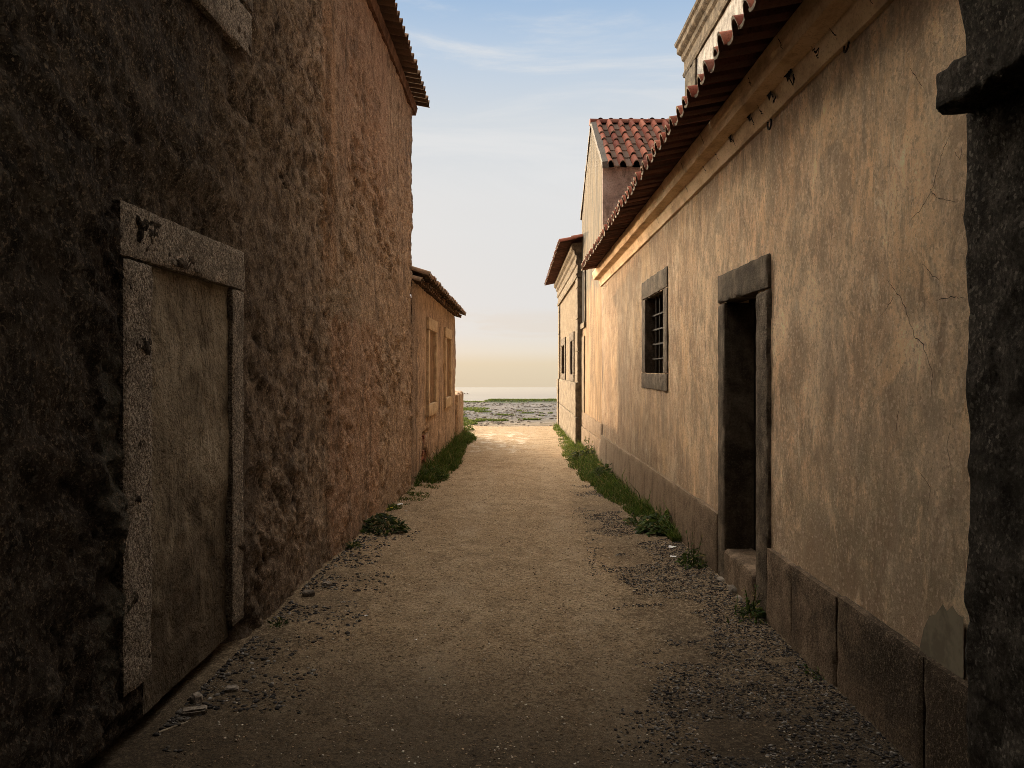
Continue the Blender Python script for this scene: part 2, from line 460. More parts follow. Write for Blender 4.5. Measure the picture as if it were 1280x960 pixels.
def mat_stone(name, c0, c1, c2, lichen=None, bs=1.0):
    M = Mat(name)
    mid = M.noise(6, 5, .65); st = M.noise(9, 4, .6, M.scl((1, 1.3, .22))); fine = M.noise(75, 4, .75)
    col = M.ramp(mid, [(.28, c0), (.52, c1), (.76, c2)])
    col = M.mix(M.math('MULTIPLY', M.map(st, .5, .7), .5), col, c0)
    col = M.mix(M.math('MULTIPLY', M.map(fine, .56, .7), .45), col, c2)
    col = M.mix(M.math('MULTIPLY', M.map(fine, .44, .3), .5), col, c0)
    if lichen: col = M.mix(M.math('MULTIPLY', M.map(M.noise(2.6, 5, .7), .52, .68), .6), col, lichen)
    b = M.bump(M.noise(17, 6, .7), .8 * bs, .012); b = M.bump(fine, .7 * bs, .004, b)
    return M.fin(col, b)

def mat_pier():
    M = Mat('blackened_gate_stone')
    mid = M.noise(7, 6, .7); fine = M.noise(60, 6, .8); c1 = M.cells(85); pit = M.vor(30, M.scl((1, 1, .7)))
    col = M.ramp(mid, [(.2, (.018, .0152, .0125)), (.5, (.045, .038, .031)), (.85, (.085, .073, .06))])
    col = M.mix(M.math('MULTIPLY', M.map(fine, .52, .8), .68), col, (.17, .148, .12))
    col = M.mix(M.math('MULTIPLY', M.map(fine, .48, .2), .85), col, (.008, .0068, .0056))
    col = M.mix(M.math('MULTIPLY', M.map(c1, .9, .97), .45), col, (.22, .195, .16))
    pm = M.math('MULTIPLY', M.map(pit, .22, .08), M.map(mid, .3, .6))
    col = M.mix(M.math('MULTIPLY', pm, .85), col, (.005, .0042, .0035))
    jn = M.math('MAXIMUM', M.box(M.z, 1.335, 1.345, .012, sub(M, mid, .05)), M.box(M.z, .575, .585, .012, sub(M, mid, .05)))
    col = M.mix(M.math('MULTIPLY', jn, .85), col, (.006, .005, .004))
    patchy = M.map(M.noise(2.3, 4, .6), .45, .7)
    col = M.mix(M.math('MULTIPLY', patchy, .5), col, (.03, .026, .021))
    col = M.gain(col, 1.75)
    b = M.bump(M.noise(16, 8, .8), 1.0, .05); b = M.bump(pit, .9, .02, b); b = M.bump(fine, 1.0, .008, b)
    return M.fin(col, b)

def mat_plinth():
    M = Mat('grey_brown_plinth_stone')
    mid = M.noise(5, 5, .65); st = M.noise(8, 4, .6, M.scl((1, 1.3, .2))); fine = M.noise(80, 4, .75)
    col = M.ramp(mid, [(.28, (.085, .06, .041)), (.52, (.155, .11, .075)), (.76, (.22, .158, .108))])
    col = M.mix(M.math('MULTIPLY', M.map(st, .5, .7), .5), col, (.075, .055, .04))
    fr = M.map(M.y, 5.5, 9.0)
    col = M.mix(M.math('MULTIPLY', fr, .42), col, M.ramp(st, [(.3, (.17, .115, .072)), (.7, (.33, .235, .15))]))
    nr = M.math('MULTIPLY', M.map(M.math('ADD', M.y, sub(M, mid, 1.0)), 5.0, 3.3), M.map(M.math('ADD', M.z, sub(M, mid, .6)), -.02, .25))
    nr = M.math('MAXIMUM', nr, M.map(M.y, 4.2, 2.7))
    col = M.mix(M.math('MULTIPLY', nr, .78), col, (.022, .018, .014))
    ft = M.map(M.math('ADD', M.z, sub(M, mid, .25)), .12, -.12)
    col = M.mix(M.math('MULTIPLY', ft, .35), col, (.17, .13, .09))
    col = M.mix(M.math('MULTIPLY', M.map(fine, .56, .7), .4), col, (.26, .2, .14))
    col = M.mix(M.math('MULTIPLY', M.map(fine, .44, .32), .5), col, (.05, .037, .028))
    b = M.bump(M.noise(18, 6, .7), .8, .012); b = M.bump(fine, .7, .005, b)
    return M.fin(col, b)

def mat_cornice():
    M = Mat('ochre_cornice_plaster')
    mid = M.noise(6, 5, .65, M.scl((1, .5, 1))); fine = M.noise(60, 4, .7)
    col = M.ramp(mid, [(.25, (.40, .28, .17)), (.5, (.62, .445, .27)), (.75, (.70, .53, .345))])
    col = M.mix(M.math('MULTIPLY', M.map(fine, .56, .72), .35), col, (.17, .11, .065))
    near = M.map(M.y, 6.5, 3.2)
    col = M.mix(M.math('MULTIPLY', near, .15), col, (.2, .15, .10))
    b = M.bump(M.noise(12, 5, .6), .5, .012); b = M.bump(fine, .5, .004, b)
    return M.fin(col, b)

def mat_tile(name, stops, lich):
    M = Mat(name)
    mid = M.noise(9, 5, .65); fine = M.noise(70, 4, .7)
    col = M.ramp(M.rand, stops)
    col = M.mix(M.math('MULTIPLY', M.map(mid, .45, .8), .6), col, lich)
    r2 = M.map(M.math('FRACT', M.math('MULTIPLY', M.rand, 37.7)), .7, 1.0)
    col = M.mix(M.math('MULTIPLY', r2, .55), col, tuple(c * .45 for c in lich))
    col = M.mix(M.math('MULTIPLY', M.map(fine, .55, .7), .4), col, tuple(c * .4 for c in stops[0][1]))
    b = M.bump(fine, .5, .004); b = M.bump(mid, .3, .01, b)
    return M.fin(col, b, .85)

def mat_path():
    M = Mat('sandy_gravel_path')
    big = M.noise(.8, 5, .6); mid = M.noise(5, 6, .65, M.scl((1, .7, 1))); fine = M.noise(42, 6, .8); grain = M.noise(150, 4, .8)
    col = M.ramp(mid, [(.2, (.25, .19, .130)), (.5, (.37, .287, .20)), (.8, (.47, .375, .27))])
    col = M.mix(M.math('MULTIPLY', M.map(big, .42, .7), .4), col, (.29, .205, .125))
    # pebbly grey side by the right-hand houses and at the left wall's foot
    wob = sub(M, M.noise(2.3, 5, .65), .9)
    xe = M.math('ADD', M.x, wob)
    gr = M.math('MULTIPLY', M.map(xe, .55, 1.05), M.map(M.math('ADD', M.y, sub(M, big, 3)), 13.5, 10.0))
    gl = M.math('MULTIPLY', M.map(xe, -1.0, -1.5), M.map(M.y, 7.5, 5.5))
    g = M.math('MAXIMUM', gr, gl)
    g = M.math('MULTIPLY', g, .8)
    gcol = M.ramp(fine, [(.2, (.024, .021, .019)), (.5, (.06, .053, .047)), (.8, (.13, .115, .10))])
    col = M.mix(M.math('MULTIPLY', g, .75), col, gcol)
    # worn pale stone showing through at the far end, sky sheen painted in
    sx = M.box(M.x, -1.15, .35, .3, sub(M, mid, .9)); sy = M.box(M.y, 18.5, 25.5, 1.0, sub(M, mid, 3))
    w = M.math('MULTIPLY', M.math('MULTIPLY', sx, sy), M.map(M.noise(3.4, 5, .7, M.scl((1.2, .55, 1))), .5, .62))
    col = M.mix(M.math('MULTIPLY', w, .85), col, (.60, .57, .53))
    brn = M.math('MULTIPLY', M.map(M.noise(2.2, 6, .7, M.scl((.35, 1, 1))), .52, .7), M.map(M.y, 9, 15))
    col = M.mix(M.math('MULTIPLY', brn, .5), col, (.20, .125, .07))
    col = M.mix(M.math('MULTIPLY', M.map(fine, .54, .8), .65), col, (.07, .05, .033))
    col = M.mix(M.math('MULTIPLY', M.map(fine, .44, .2), .4), col, (.36, .27, .175))
    col = M.mix(M.math('MULTIPLY', M.map(grain, .52, .68), .5), col, (.43, .33, .22))
    col = M.mix(M.math('MULTIPLY', M.map(grain, .46, .34), .55), col, (.055, .04, .028))
    c1 = M.cells(55, M.scl((1, 1, .4))); c2 = M.cells(130, M.scl((1, 1, .4)))
    col = M.mix(M.math('MULTIPLY', M.map(c1, .72, .95), .55), col, (.085, .065, .047))
    col = M.mix(M.math('MULTIPLY', M.map(c1, .22, .05), .45), col, (.50, .42, .32))
    col = M.mix(M.math('MULTIPLY', M.map(c2, .65, .95), .6), col, (.08, .062, .046))
    col = M.mix(M.math('MULTIPLY', M.map(c2, .2, .05), .45), col, (.52, .44, .34))
    spk = M.map(M.vor(70), .10, .05)
    spm = M.math('MULTIPLY', spk, M.map(M.noise(31, 2), .56, .62))
    col = M.mix(M.math('MULTIPLY', spm, .8), col, (.5, .44, .36))
    col = M.gain(col, (1.03, .965, .86))
    gy = M.map(M.y, 6.0, 16.0, .96, 1.16)  # far path brightened, light falloff painted into the colour
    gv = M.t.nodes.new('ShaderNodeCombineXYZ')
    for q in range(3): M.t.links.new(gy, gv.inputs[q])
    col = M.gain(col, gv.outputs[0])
    rt = M.math('MAXIMUM', M.box(M.x, -.62, -.36, .16, sub(M, mid, .25)), M.box(M.x, .38, .62, .16, sub(M, mid, .25)))
    col = M.mix(M.math('MULTIPLY', rt, M.map(M.noise(1.6, 5, .7), .35, .7, 0, .32)), col, (.46, .37, .265))
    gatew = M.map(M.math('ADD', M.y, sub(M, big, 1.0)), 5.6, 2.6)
    col = M.mix(M.math('MULTIPLY', gatew, .88), col, (.042, .035, .028))  # shade near the gateway painted into the path colour
    b = M.bump(M.noise(26, 6, .75), .9, .022); b = M.bump(fine, 1.0, .012, b); b = M.bump(grain, .7, .003, b)
    return M.fin(col, b, .95)

def mat_ground():
    M = Mat('clifftop_gravel_and_turf')
    big = M.noise(.16, 5, .6, M.scl((.8, 1.3, 1))); mid = M.noise(1.4, 6, .65); fine = M.noise(14, 5, .75)
    col = M.ramp(mid, [(.2, (.055, .052, .052)), (.5, (.115, .110, .110)), (.8, (.19, .182, .178))])
    nearr = M.map(M.math('ADD', M.y, sub(M, mid, 6)), 37, 30)
    col = M.mix(M.math('MULTIPLY', nearr, .8), col, M.ramp(mid, [(.3, (.14, .108, .072)), (.7, (.25, .20, .14))]))
    col = M.mix(M.math('MULTIPLY', M.map(fine, .5, .7), .65), col, (.04, .035, .033))
    col = M.mix(M.math('MULTIPLY', M.map(M.noise(3.5, 6, .8), .6, .8), .5), col, (.26, .25, .245))
    g = M.math('MULTIPLY', M.map(M.math('ADD', big, M.math('MULTIPLY', M.x, -.02)), .62, .68), M.map(M.x, -2.0, -3.2))
    edge = M.map(M.math('ADD', M.y, sub(M, mid, 5)), 56, 60)
    g = M.math('MAXIMUM', g, edge)
    gc = M.ramp(fine, [(.3, (.02, .032, .010)), (.55, (.055, .085, .022)), (.75, (.12, .15, .045))])
    col = M.mix(M.math('MULTIPLY', g, .9), col, gc)
    cl = M.map(M.z, -1.6, -3)
    col = M.mix(cl, col, (.16, .125, .09))
    b = M.bump(fine, .8, .04); b = M.bump(M.noise(60, 4, .7), .7, .01, b)
    return M.fin(col, b, .95)

def mat_sea():
    M = Mat('pale_sea_water')
    w1 = M.noise(.05, 6, .65, M.scl((.45, 1, 1))); w2 = M.noise(.006, 4, .6, M.scl((.3, 1, 1)))
    col = M.mix(M.map(w2, .35, .65), (.175, .158, .135), (.225, .204, .174))
    col = M.mix(M.map(M.y, 1300, 2600), col, (.25, .225, .185))  # distance haze painted into the far water
    b = M.bump(w1, .5, 1.2)
    M.b.inputs['Specular IOR Level'].default_value = .06
    return M.fin(col, b, .32)

def mat_leaf(name, c0, c1, c2, rough=.6, trans=.25):
    M = Mat(name)
    v = M.noise(5, 3, .6)
    col = M.ramp(M.math('ADD', M.math('MULTIPLY', M.rand, .6), M.math('MULTIPLY', v, .4)), [(.15, c0), (.45, c1), (.72, c2), (.93, tuple(k * 1.2 for k in c2))])
    r2 = M.math('FRACT', M.math('MULTIPLY', M.rand, 53.3))
    col = M.mix(M.map(r2, .86, .90), col, (.20, .155, .07))
    col = M.mix(M.map(r2, .12, .06), col, tuple(k * .4 for k in c0))
    m = M.fin(col, None, rough)
    tr = M.t.nodes.new('ShaderNodeBsdfTranslucent'); M.put(tr.inputs[0], M.mix(.5, col, (.16, .22, .03)))
    mx = M.t.nodes.new('ShaderNodeMixShader'); mx.inputs[0].default_value = trans
    M.t.links.new(M.b.outputs[0], mx.inputs[1]); M.t.links.new(tr.outputs[0], mx.inputs[2]); M.t.links.new(mx.outputs[0], M.out.inputs[0])
    return m

def mat_pebble():
    M = Mat('mixed_pebbles')
    col = M.ramp(M.rand, [(.0, (.015, .014, .0145)), (.35, (.038, .036, .036)), (.6, (.06, .051, .042)), (.85, (.115, .105, .095)), (1.0, (.28, .26, .235))])
    f = M.noise(120, 3, .7)
    col = M.mix(M.math('MULTIPLY', M.map(f, .5, .7), .4), col, (.06, .05, .045))
    return M.fin(col, M.bump(f, .5, .003), .8)

def mat_plain(name, c, rough=.8, metal=0.0, var=.35, scale=30):
    M = Mat(name)
    f = M.noise(scale, 4, .65)
    col = M.mix(M.math('MULTIPLY', M.map(f, .4, .7), 1.0), c, tuple(k * (1 - var) for k in c))
    M.b.inputs['Metallic'].default_value = metal
    return M.fin(col, M.bump(f, .3, .003), rough)

def mat_wood():
    M = Mat('dark_old_wood')
    g = M.noise(40, 4, .6, M.scl((1, 1, .06)))
    col = M.ramp(g, [(.3, (.012, .009, .007)), (.7, (.035, .026, .019))])
    return M.fin(col, M.bump(g, .5, .004), .8)

def mat_gable():
    M = Mat('stained_limewash_gable')
    st = M.noise(3.0, 5, .65, M.scl((1, 1.6, .25)), .5); mid = M.noise(2.2, 5, .65); fine = M.noise(30, 4, .7)
    col = M.ramp(st, [(.3, (.10, .095, .085)), (.48, (.175, .16, .135)), (.6, (.25, .205, .14)), (.75, (.21, .205, .19))])
    low = M.map(M.math('ADD', M.z, sub(M, mid, 1.2)), 3.7, 2.9)
    col = M.mix(low, col, M.ramp(st, [(.25, (.24, .155, .09)), (.5, (.42, .285, .165)), (.75, (.54, .39, .25))]))  # sunlit orange of the lower wall painted into the colour
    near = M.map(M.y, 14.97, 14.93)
    col = M.mix(near, col, M.ramp(mid, [(.2, (.24, .185, .16)), (.5, (.44, .355, .30)), (.8, (.54, .45, .40))]))  # camera-facing side lightened, skylight painted into its colour
    col = M.mix(M.math('MULTIPLY', M.map(fine, .5, .7), .4), col, (.12, .095, .07))
    dk = M.math('MULTIPLY', M.box(M.y, 16.6, 17.2, .3, sub(M, mid, 1.2)), M.box(M.z, 1.2, 3.0, .4, sub(M, mid, 1)))
    col = M.mix(M.math('MULTIPLY', M.math('MULTIPLY', dk, M.map(fine, .38, .56)), .75), col, (.10, .065, .045))
    col = M.mix(M.math('MULTIPLY', M.map(M.noise(5, 6, .7, M.scl((1, 1, .4)), .5), .5, .75), .5), col, (.09, .07, .05))
    col = M.gain(col, M.mix(near, (.66, .63, .58), (1, 1, 1)))  # alley side darkened in colour against the strong light
    b = M.bump(mid, .4, .03); b = M.bump(fine, .7, .012, b)
    return M.fin(col, b)

MT = dict(
    rubble=mat_rubble(), infill=mat_infill(),
    granite=mat_granite('speckled_granite', (.205, .168, .13), (.075, .06, .047), (.36, .305, .245)),
    tan_stone=mat_stone('tan_frame_stone', (.36, .26, .165), (.55, .41, .265), (.62, .48, .32)),
    frame=mat_stone('dark_frame_stone', (.046, .035, .025), (.098, .076, .055), (.165, .130, .096)),
    plaster=mat_plaster(), plinth=mat_plinth(), cornice=mat_cornice(), gable=mat_gable(),
    pier=mat_pier(),
    church=mat_stone('pale_limewashed_wall', (.13, .122, .112), (.25, .236, .217), (.32, .305, .283)),
    ashlar=mat_stone('ochre_ashlar', (.075, .058, .04), (.165, .13, .09), (.25, .205, .145)),
    church_stone=mat_stone('dark_church_stone', (.035, .027, .019), (.085, .068, .048), (.15, .122, .088)),
    pil=mat_stone('pilaster_house_plaster', (.10, .075, .047), (.17, .128, .08), (.23, .178, .115)),
    tile_red=mat_tile('red_clay_tile', [(.0, (.15, .045, .032)), (.5, (.25, .08, .052)), (1.0, (.34, .13, .085))], (.19, .11, .085)),
    tile_brown=mat_tile('brown_clay_tile', [(.0, (.13, .075, .048)), (.5, (.22, .13, .082)), (1.0, (.30, .19, .12))], (.15, .115, .08)),
    mortar=mat_plain('grey_mortar', (.13, .115, .10)),
    soffit=mat_stone('eaves_course', (.08, .045, .03), (.15, .085, .055), (.2, .12, .08)),
    path=mat_path(), ground=mat_ground(), sea=mat_sea(),
    grass=mat_leaf('alley_grass', (.012, .024, .006), (.032, .058, .013), (.085, .12, .03)),
    turf=mat_leaf('clifftop_grass', (.02, .035, .010), (.045, .075, .018), (.10, .13, .035)),
    weed=mat_leaf('weed_leaf', (.012, .022, .008), (.03, .05, .016), (.07, .10, .03)),
    weed_dark=mat_leaf('dark_weed_leaf', (.010, .014, .008), (.02, .03, .014), (.05, .065, .03)),
    pebble=mat_pebble(), rock=mat_stone('loose_rock', (.10, .085, .07), (.19, .16, .13), (.28, .24, .2)),
    iron=mat_plain('rusty_iron', (.035, .026, .02), .7, .4),
    bar=mat_plain('weathered_bar', (.035, .028, .022), .8, .0),
    void=mat_plain('dark_room', (.006, .005, .005), 1.0), wood=mat_wood(),
    crack=mat_plain('crack_shadow', (.008, .006, .005), 1.0), crack2=mat_plain('hairline_crack', (.07, .05, .035), 1.0),
    patch=mat_plain('cement_patch', (.185, .158, .115), .9, 0, .3, 8),
    brick=mat_tile('red_brick', [(.0, (.17, .07, .045)), (.5, (.25, .10, .065)), (1.0, (.33, .14, .09))], (.2, .13, .09)),
    paper=mat_plain('white_scrap', (.72, .72, .72), .6, 0, .1), hull=mat_plain('boat_paint', (.32, .24, .2), .5, 0, .2, 1),
    cabin=mat_plain('boat_cabin', (.5, .42, .36), .5, 0, .2, 1), petal=mat_plain('yellow_petal', (.62, .48, .03), .5, 0, .1),
    twig=mat_plain('dry_twig', (.33, .27, .2), .8),
)

TR = [MT['tile_red'], mat_plain('tile_end_mortar', (.30, .25, .19), .9), mat_tile('dusty_tile_pan', [(.0, (.07, .045, .036)), (.5, (.11, .07, .055)), (1.0, (.15, .10, .08))], (.10, .085, .07)), mat_tile('dark_tile_underside', [(.0, (.075, .038, .029)), (.5, (.115, .055, .041)), (1.0, (.155, .078, .058))], (.06, .042, .034))]  # undersides get a darker brown than the tops
TB = [MT['tile_brown'], mat_plain('brown_tile_end', (.22, .16, .11), .9), mat_tile('brown_tile_pan', [(.0, (.07, .048, .034)), (.5, (.12, .08, .055)), (1.0, (.16, .11, .08))], (.10, .08, .06)), mat_tile('brown_tile_underside', [(.0, (.085, .055, .038)), (.5, (.13, .085, .058)), (1.0, (.17, .115, .08))], (.08, .06, .045))]
# ------------------------------------------------------------------ terrain
GY = np.array([-20, 5, 12, 21, 28.5, 40, 60, 90]); GZ = np.array([0, 0, -.20, -.33, -.42, -.56, -.74, -.9])
def gz(y):
    y = np.asarray(y, float)
    return (np.interp(y - 1, GY, GZ) + np.interp(y + 1, GY, GZ) + np.interp(y, GY, GZ)) / 3

def struct(o): o['kind'] = 'structure'; return o

# wide clifftop
xs = np.unique(np.concatenate([np.linspace(-90, -12, 40), np.linspace(-12, 12, 97), np.linspace(12, 90, 40)]))
ys = np.unique(np.concatenate([np.linspace(-25, 28, 40), np.linspace(28, 56, 112), np.linspace(56, 66, 60), np.linspace(66, 80, 12)]))
X, Y = np.meshgrid(xs, ys, indexing='ij')
Zg = gz(Y) - .05 + .05 * fbm(X, Y, 0, 3.0, 4, 3) * sstep(29, 33, Y)
edge = 61.5 + 1.2 * fbm(X, 0, 0, 6, 3, 5)
Zg += .16 * np.exp(-((Y - edge + 1.6) / 1.2) ** 2) * sstep(-2.7, -1.7, X + .3 * fbm(X, Y, 0, 1.5, 2, 8))
Zg -= 62 * sstep(0, 12, Y - edge)
Zg -= 60 * sstep(70, 88, abs(X))
struct(mk('ground', np.stack([X, Y, Zg], -1).reshape(-1, 3), grid_faces(len(xs), len(ys)), MT['ground']))

# alley path
xs = np.linspace(-1.78, 1.78, 190)
ys = np.unique(np.concatenate([np.linspace(-9.5, 1.8, 40), geo(1.8, 28.5, .0058)]))
X, Y = np.meshgrid(xs, ys, indexing='ij')
Zp = gz(Y) + .018 * fbm(X, Y, 0, .9, 3, 21) + .008 * fbm(X, Y, 0, .12, 3, 22) + .004 * fbm(X, Y, 0, .04, 2, 23)
Zp += .03 * sstep(.9, 1.6, abs(X))
def pathz(x, y):
    return gz(y) + .018 * fbm(x, y, 0, .9, 3, 21) + .008 * fbm(x, y, 0, .12, 3, 22) + .03 * sstep(.9, 1.6, abs(np.asarray(x, float)))
mbp = MB().add(np.stack([X, Y, Zp], -1).reshape(-1, 3), grid_faces(len(xs), len(ys)))
# end face of the path where it steps down
e = np.stack([xs, np.full_like(xs, ys[-1]), Zp[:, -1]], -1); e2 = e.copy(); e2[:, 2] -= .12; e2[:, 1] += .02
mbp.add(np.concatenate([e, e2]), [(i, i + 1, i + 1 + len(xs), i + len(xs)) for i in range(len(xs) - 1)])
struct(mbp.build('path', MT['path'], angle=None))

# sea, as far as the haze lets one see it
xs = np.linspace(-5000, 5000, 40); ys = np.linspace(40, 2800, 60)
X, Y = np.meshgrid(xs, ys, indexing='ij')
struct(mk('sea', np.stack([X, Y, np.full_like(X, -60.0)], -1).reshape(-1, 3), grid_faces(len(xs), len(ys)), MT['sea']))

# ------------------------------------------------------------------ tall rough house, left
H = thing('plaster_house', 'tall house on the left with rough brown rubble plaster and a walled up doorway', 'house', (-4.5, 7, 0))
ys = geo(2.05, 12.25, .0042, (3.20, 3.486, 4.47, 4.66, 6.72)); zs = spaced(-.35, 5.5, .0135, (.2, 2.06, 2.28, 3.42, 3.72))
def left_x(Y, Z):
    d = .030 * fbm(Y, Z, 0, 1.3, 3, 31)
    lump = fbm(Y * .8 + .3 * Z, Z, 0, .13, 4, 32)
    rg = 1 - abs(fbm(Y, Z, 0, .24, 3, 33)) * 2
    amp = .55 + .45 * sstep(.0, .5, fbm(Y, Z, 0, 1.6, 2, 34)) + .25
    smooth = sstep(6.70, 6.78, Y + .02 * fbm(Y, Z, 0, .15, 2, 41))
    amp = amp * (1 - .30 * smooth) * (.62 + .75 * sstep(-.25, .35, fbm(Y, Z, 0, .8, 3, 47)))
    d = d + amp * (.034 * lump + .012 * rg + .021 * fbm(Y + .25 * Z, Z, 0, .06, 4, 35, .65))
    pits = sstep(.30, .5, fbm(Y * .9 + .5 * Z, Z * .8, 0, .11, 4, 36, .65))
    d = d - .016 * pits * amp
    d = d + .020 * smooth
    # broken plaster above the old lintel
    br = sstep(2.24, 2.3, Z) * sstep(2.62, 2.4, Z + .1 * fbm(Y, Z, 0, .2, 2, 38)) * sstep(3.1, 3.25, Y) * sstep(4.7, 4.3, Y)
    d = d - br * (.05 + .04 * lump)
    # undercut foot
    cut = sstep(.17, .10, Z + .06 * fbm(Y, Z, 0, .3, 3, 37)) * sstep(4.9, 4.4, Y)
    d = d - .10 * cut
    inf = ((Y > 3.47) & (Y < 4.49) & (Z > .12) & (Z < 2.08)) | ((Y > 3.2) & (Y < 4.6) & (Z > 3.6) & (Z < 4.95))
    d = np.where(inf, -.13, d)
    # rounded far corner
    d = d - .06 * sstep(12.05, 12.25, Y)
    global CAV
    CAV = np.clip(.5 + 12 * (.028 * lump + .018 * fbm(Y + .25 * Z, Z, 0, .06, 4, 35, .65) - .020 * pits) * amp, 0, 1).reshape(-1)
    return -1.6 + d
V, F = x_sheet(left_x, ys, zs)
mb = MB().add(V, F)
for a in (((-1.68, 12.25), (-8, 12.25)), ((-8, 12.25), (-8, 2.05)), ((-8, 2.05), (-1.62, 2.05))):
    (xa, ya), (xb, yb) = a
    mb.add([(xa, ya, -.4), (xb, yb, -.4), (xb, yb, 5.5), (xa, ya, 5.5)], [(0, 1, 2, 3)])
mb.add([(-4.8, 12.24, 7.0), (-1.7, 12.24, 5.5), (-8, 12.24, 5.5)], [(0, 1, 2)])
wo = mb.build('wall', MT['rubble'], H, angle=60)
at = wo.data.attributes.new('cavity', 'FLOAT', 'POINT')
at.data.foreach_set('value', np.concatenate([np.maximum(CAV, .002), np.full(len(wo.data.vertices) - len(CAV), .5)]).astype(np.float32))
# far vertical edge: a ragged return that keeps the corner from being razor straight
s_ = (math.cos(R(14)), 0, math.sin(R(14)))
rf = tiles((-1.335, 2.0, 5.575), (0, 1, 0), (-s_[0], 0, s_[2]), 51, 11, w=.2, seed=3, hump=.05)
rf.add(*plain_box(-5.2, -4.7, 2.0, 12.2, 6.42, 6.5))
rf.build('roof', TB, H, angle=50)
V, F = sweep_y([(-1.74, 5.48), (-1.54, 5.48), (-1.515, 5.59), (-1.74, 5.60)], np.linspace(2.05, 12.22, 200), .006, .1, 5)
mk('eaves_course', V, F, MT['soffit'], H)
# walled-up doorway
def inf_x(x0, seed, amp=.012):
    return lambda Y, Z: x0 + amp * fbm(Y, Z, 0, .35, 4, seed) + .006 * fbm(Y * 1.5, Z * .6, 0, .08, 3, seed + 4)
V, F = x_sheet(inf_x(-1.618, 61, .016), spaced(3.47, 4.49, .02), spaced(.10, 2.08, .02))
dr = mk('walled_up_doorway', V, F, MT['infill'], H, angle=60)
mb = MB().add(*rough_box(-1.75, -1.585, 3.20, 4.665, 2.06, 2.285, .022, .004, .07, .006, 1)); mb.build('lintel', MT['granite'], dr)
MB().add(*rough_box(-1.75, -1.584, 3.225, 3.486, .27, 2.055, .022, .006, .06, .008, 2)).build('jamb', MT['granite'], dr)
MB().add(*rough_box(-1.75, -1.586, 4.47, 4.66, .16, 2.055, .022, .005, .06, .007, 3)).build('jamb', MT['granite'], dr)
# blocked window above
V, F = x_sheet(inf_x(-1.64, 66), spaced(3.2, 4.6, .05), spaced(3.6, 4.95, .05))
wn = mk('blocked_window', V, F, MT['infill'], H, angle=60)
MB().add(*rough_box(-1.75, -1.572, 3.10, 4.765, 3.425, 3.715, .025, .005, .07, .014, 4)).build('sill', MT['granite'], wn)
MB().add(*rough_box(-1.75, -1.565, 4.53, 4.76, 3.72, 4.9, .03, .005, .07, .01, 5)).build('jamb', MT['granite'], wn)
MB().add(*rough_box(-1.75, -1.565, 3.10, 3.32, 3.72, 4.9, .03, .005, .07, .01, 6)).build('jamb', MT['granite'], wn)
MB().add(*rough_box(-1.75, -1.56, 3.10, 4.765, 4.905, 5.13, .03, .005, .07, .01, 7)).build('lintel', MT['granite'], wn)

# ------------------------------------------------------------------ low house, left
H = thing('plaster_house', 'low brown house beyond the tall left one with two pale blocked windows and tiled eaves', 'house', (-4, 17, -.3))
ys = geo(12.26, 21.2, .0055, (14.5, 15.6, 17.9, 19.15)); zs = spaced(-.6, 2.98, .03, (.96, 2.32))
def low_x(Y, Z):
    d = .02 * fbm(Y, Z, 0, 1.0, 3, 71) + .016 * fbm(Y, Z, 0, .2, 4, 72) - .02 * sstep(.4, .6, fbm(Y, Z, 0, .14, 2, 73))
    for (a, b) in ((14.47, 15.63), (17.87, 19.18)):
        d = np.where((Y > a) & (Y < b) & (Z > .94) & (Z < 2.34), -.12, d)
    br = (abs(Y - 14.05) < .55) & (abs(Z - .18) < .36) & (fbm(Y, Z, 0, .3, 2, 74) > -.25)
    d = np.where(br, -.09, d)
    d = d - .05 * sstep(21.0, 21.2, Y)
    return -1.61 + d
V, F = x_sheet(low_x, ys, zs)
mb = MB().add(V, F)
mb.add([(-1.67, 21.2, -.6), (-8, 21.2, -.6), (-8, 21.2, 3.86), (-3.55, 21.2, 3.86), (-1.67, 21.2, 2.98)], [(0, 1, 2, 3, 4)])
mb.add([(-8, 21.2, -.6), (-8, 12.27, -.6), (-8, 12.27, 3.86), (-8, 21.2, 3.86)], [(0, 1, 2, 3)])
mb.build('wall', MT['rubble'], H, angle=60)
s_ = (math.cos(R(22)), 0, math.sin(R(22)))
rf = tiles((-1.37, 12.35, 3.03), (0, 1, 0), (-s_[0], 0, s_[2]), 43, 7, w=.21, seed=5, hump=.06, jit=1.8)
rf.add([(-3.5, 12.3, 3.92), (-3.5, 21.4, 3.92), (-8.1, 21.4, 3.92), (-8.1, 12.3, 3.92)], [(0, 1, 2, 3)])
lo = tiles((-1.50, 12.30, 2.955), (0, 1, 0), (-s_[0], 0, s_[2]), 42, 1, w=.21, tl=.3, seed=8, hump=.06, jit=1.8)
rf.add(np.concatenate(lo.V), lo.F, lo.M)
rf.build('roof', TB, H, angle=50)
for k, (a, b, zb) in enumerate(((14.26, 15.84, .75), (17.68, 19.38, .74))):
    V, F = x_sheet(inf_x(-1.628, 80 + k), spaced(a + .2, b - .2, .04), spaced(zb + .18, 2.34, .04))
    w = mk('blocked_window', V, F, MT['infill'], H, angle=60)
    MB().add(*rough_box(-1.75, -1.56, a, b, 2.32, 2.545, .04, .004, .08, .01, 90 + k)).build('lintel', MT['tan_stone'], w)
    MB().add(*rough_box(-1.75, -1.56, a, b, zb, zb + .22, .04, .004, .08, .01, 92 + k)).build('sill', MT['tan_stone'], w)
    MB().add(*rough_box(-1.75, -1.565, a, a + .22, zb + .225, 2.315, .04, .004, .08, .008, 94 + k)).build('jamb', MT['tan_stone'], w)
    MB().add(*rough_box(-1.75, -1.565, b - .22, b, zb + .225, 2.315, .04, .004, .08, .008, 96 + k)).build('jamb', MT['tan_stone'], w)
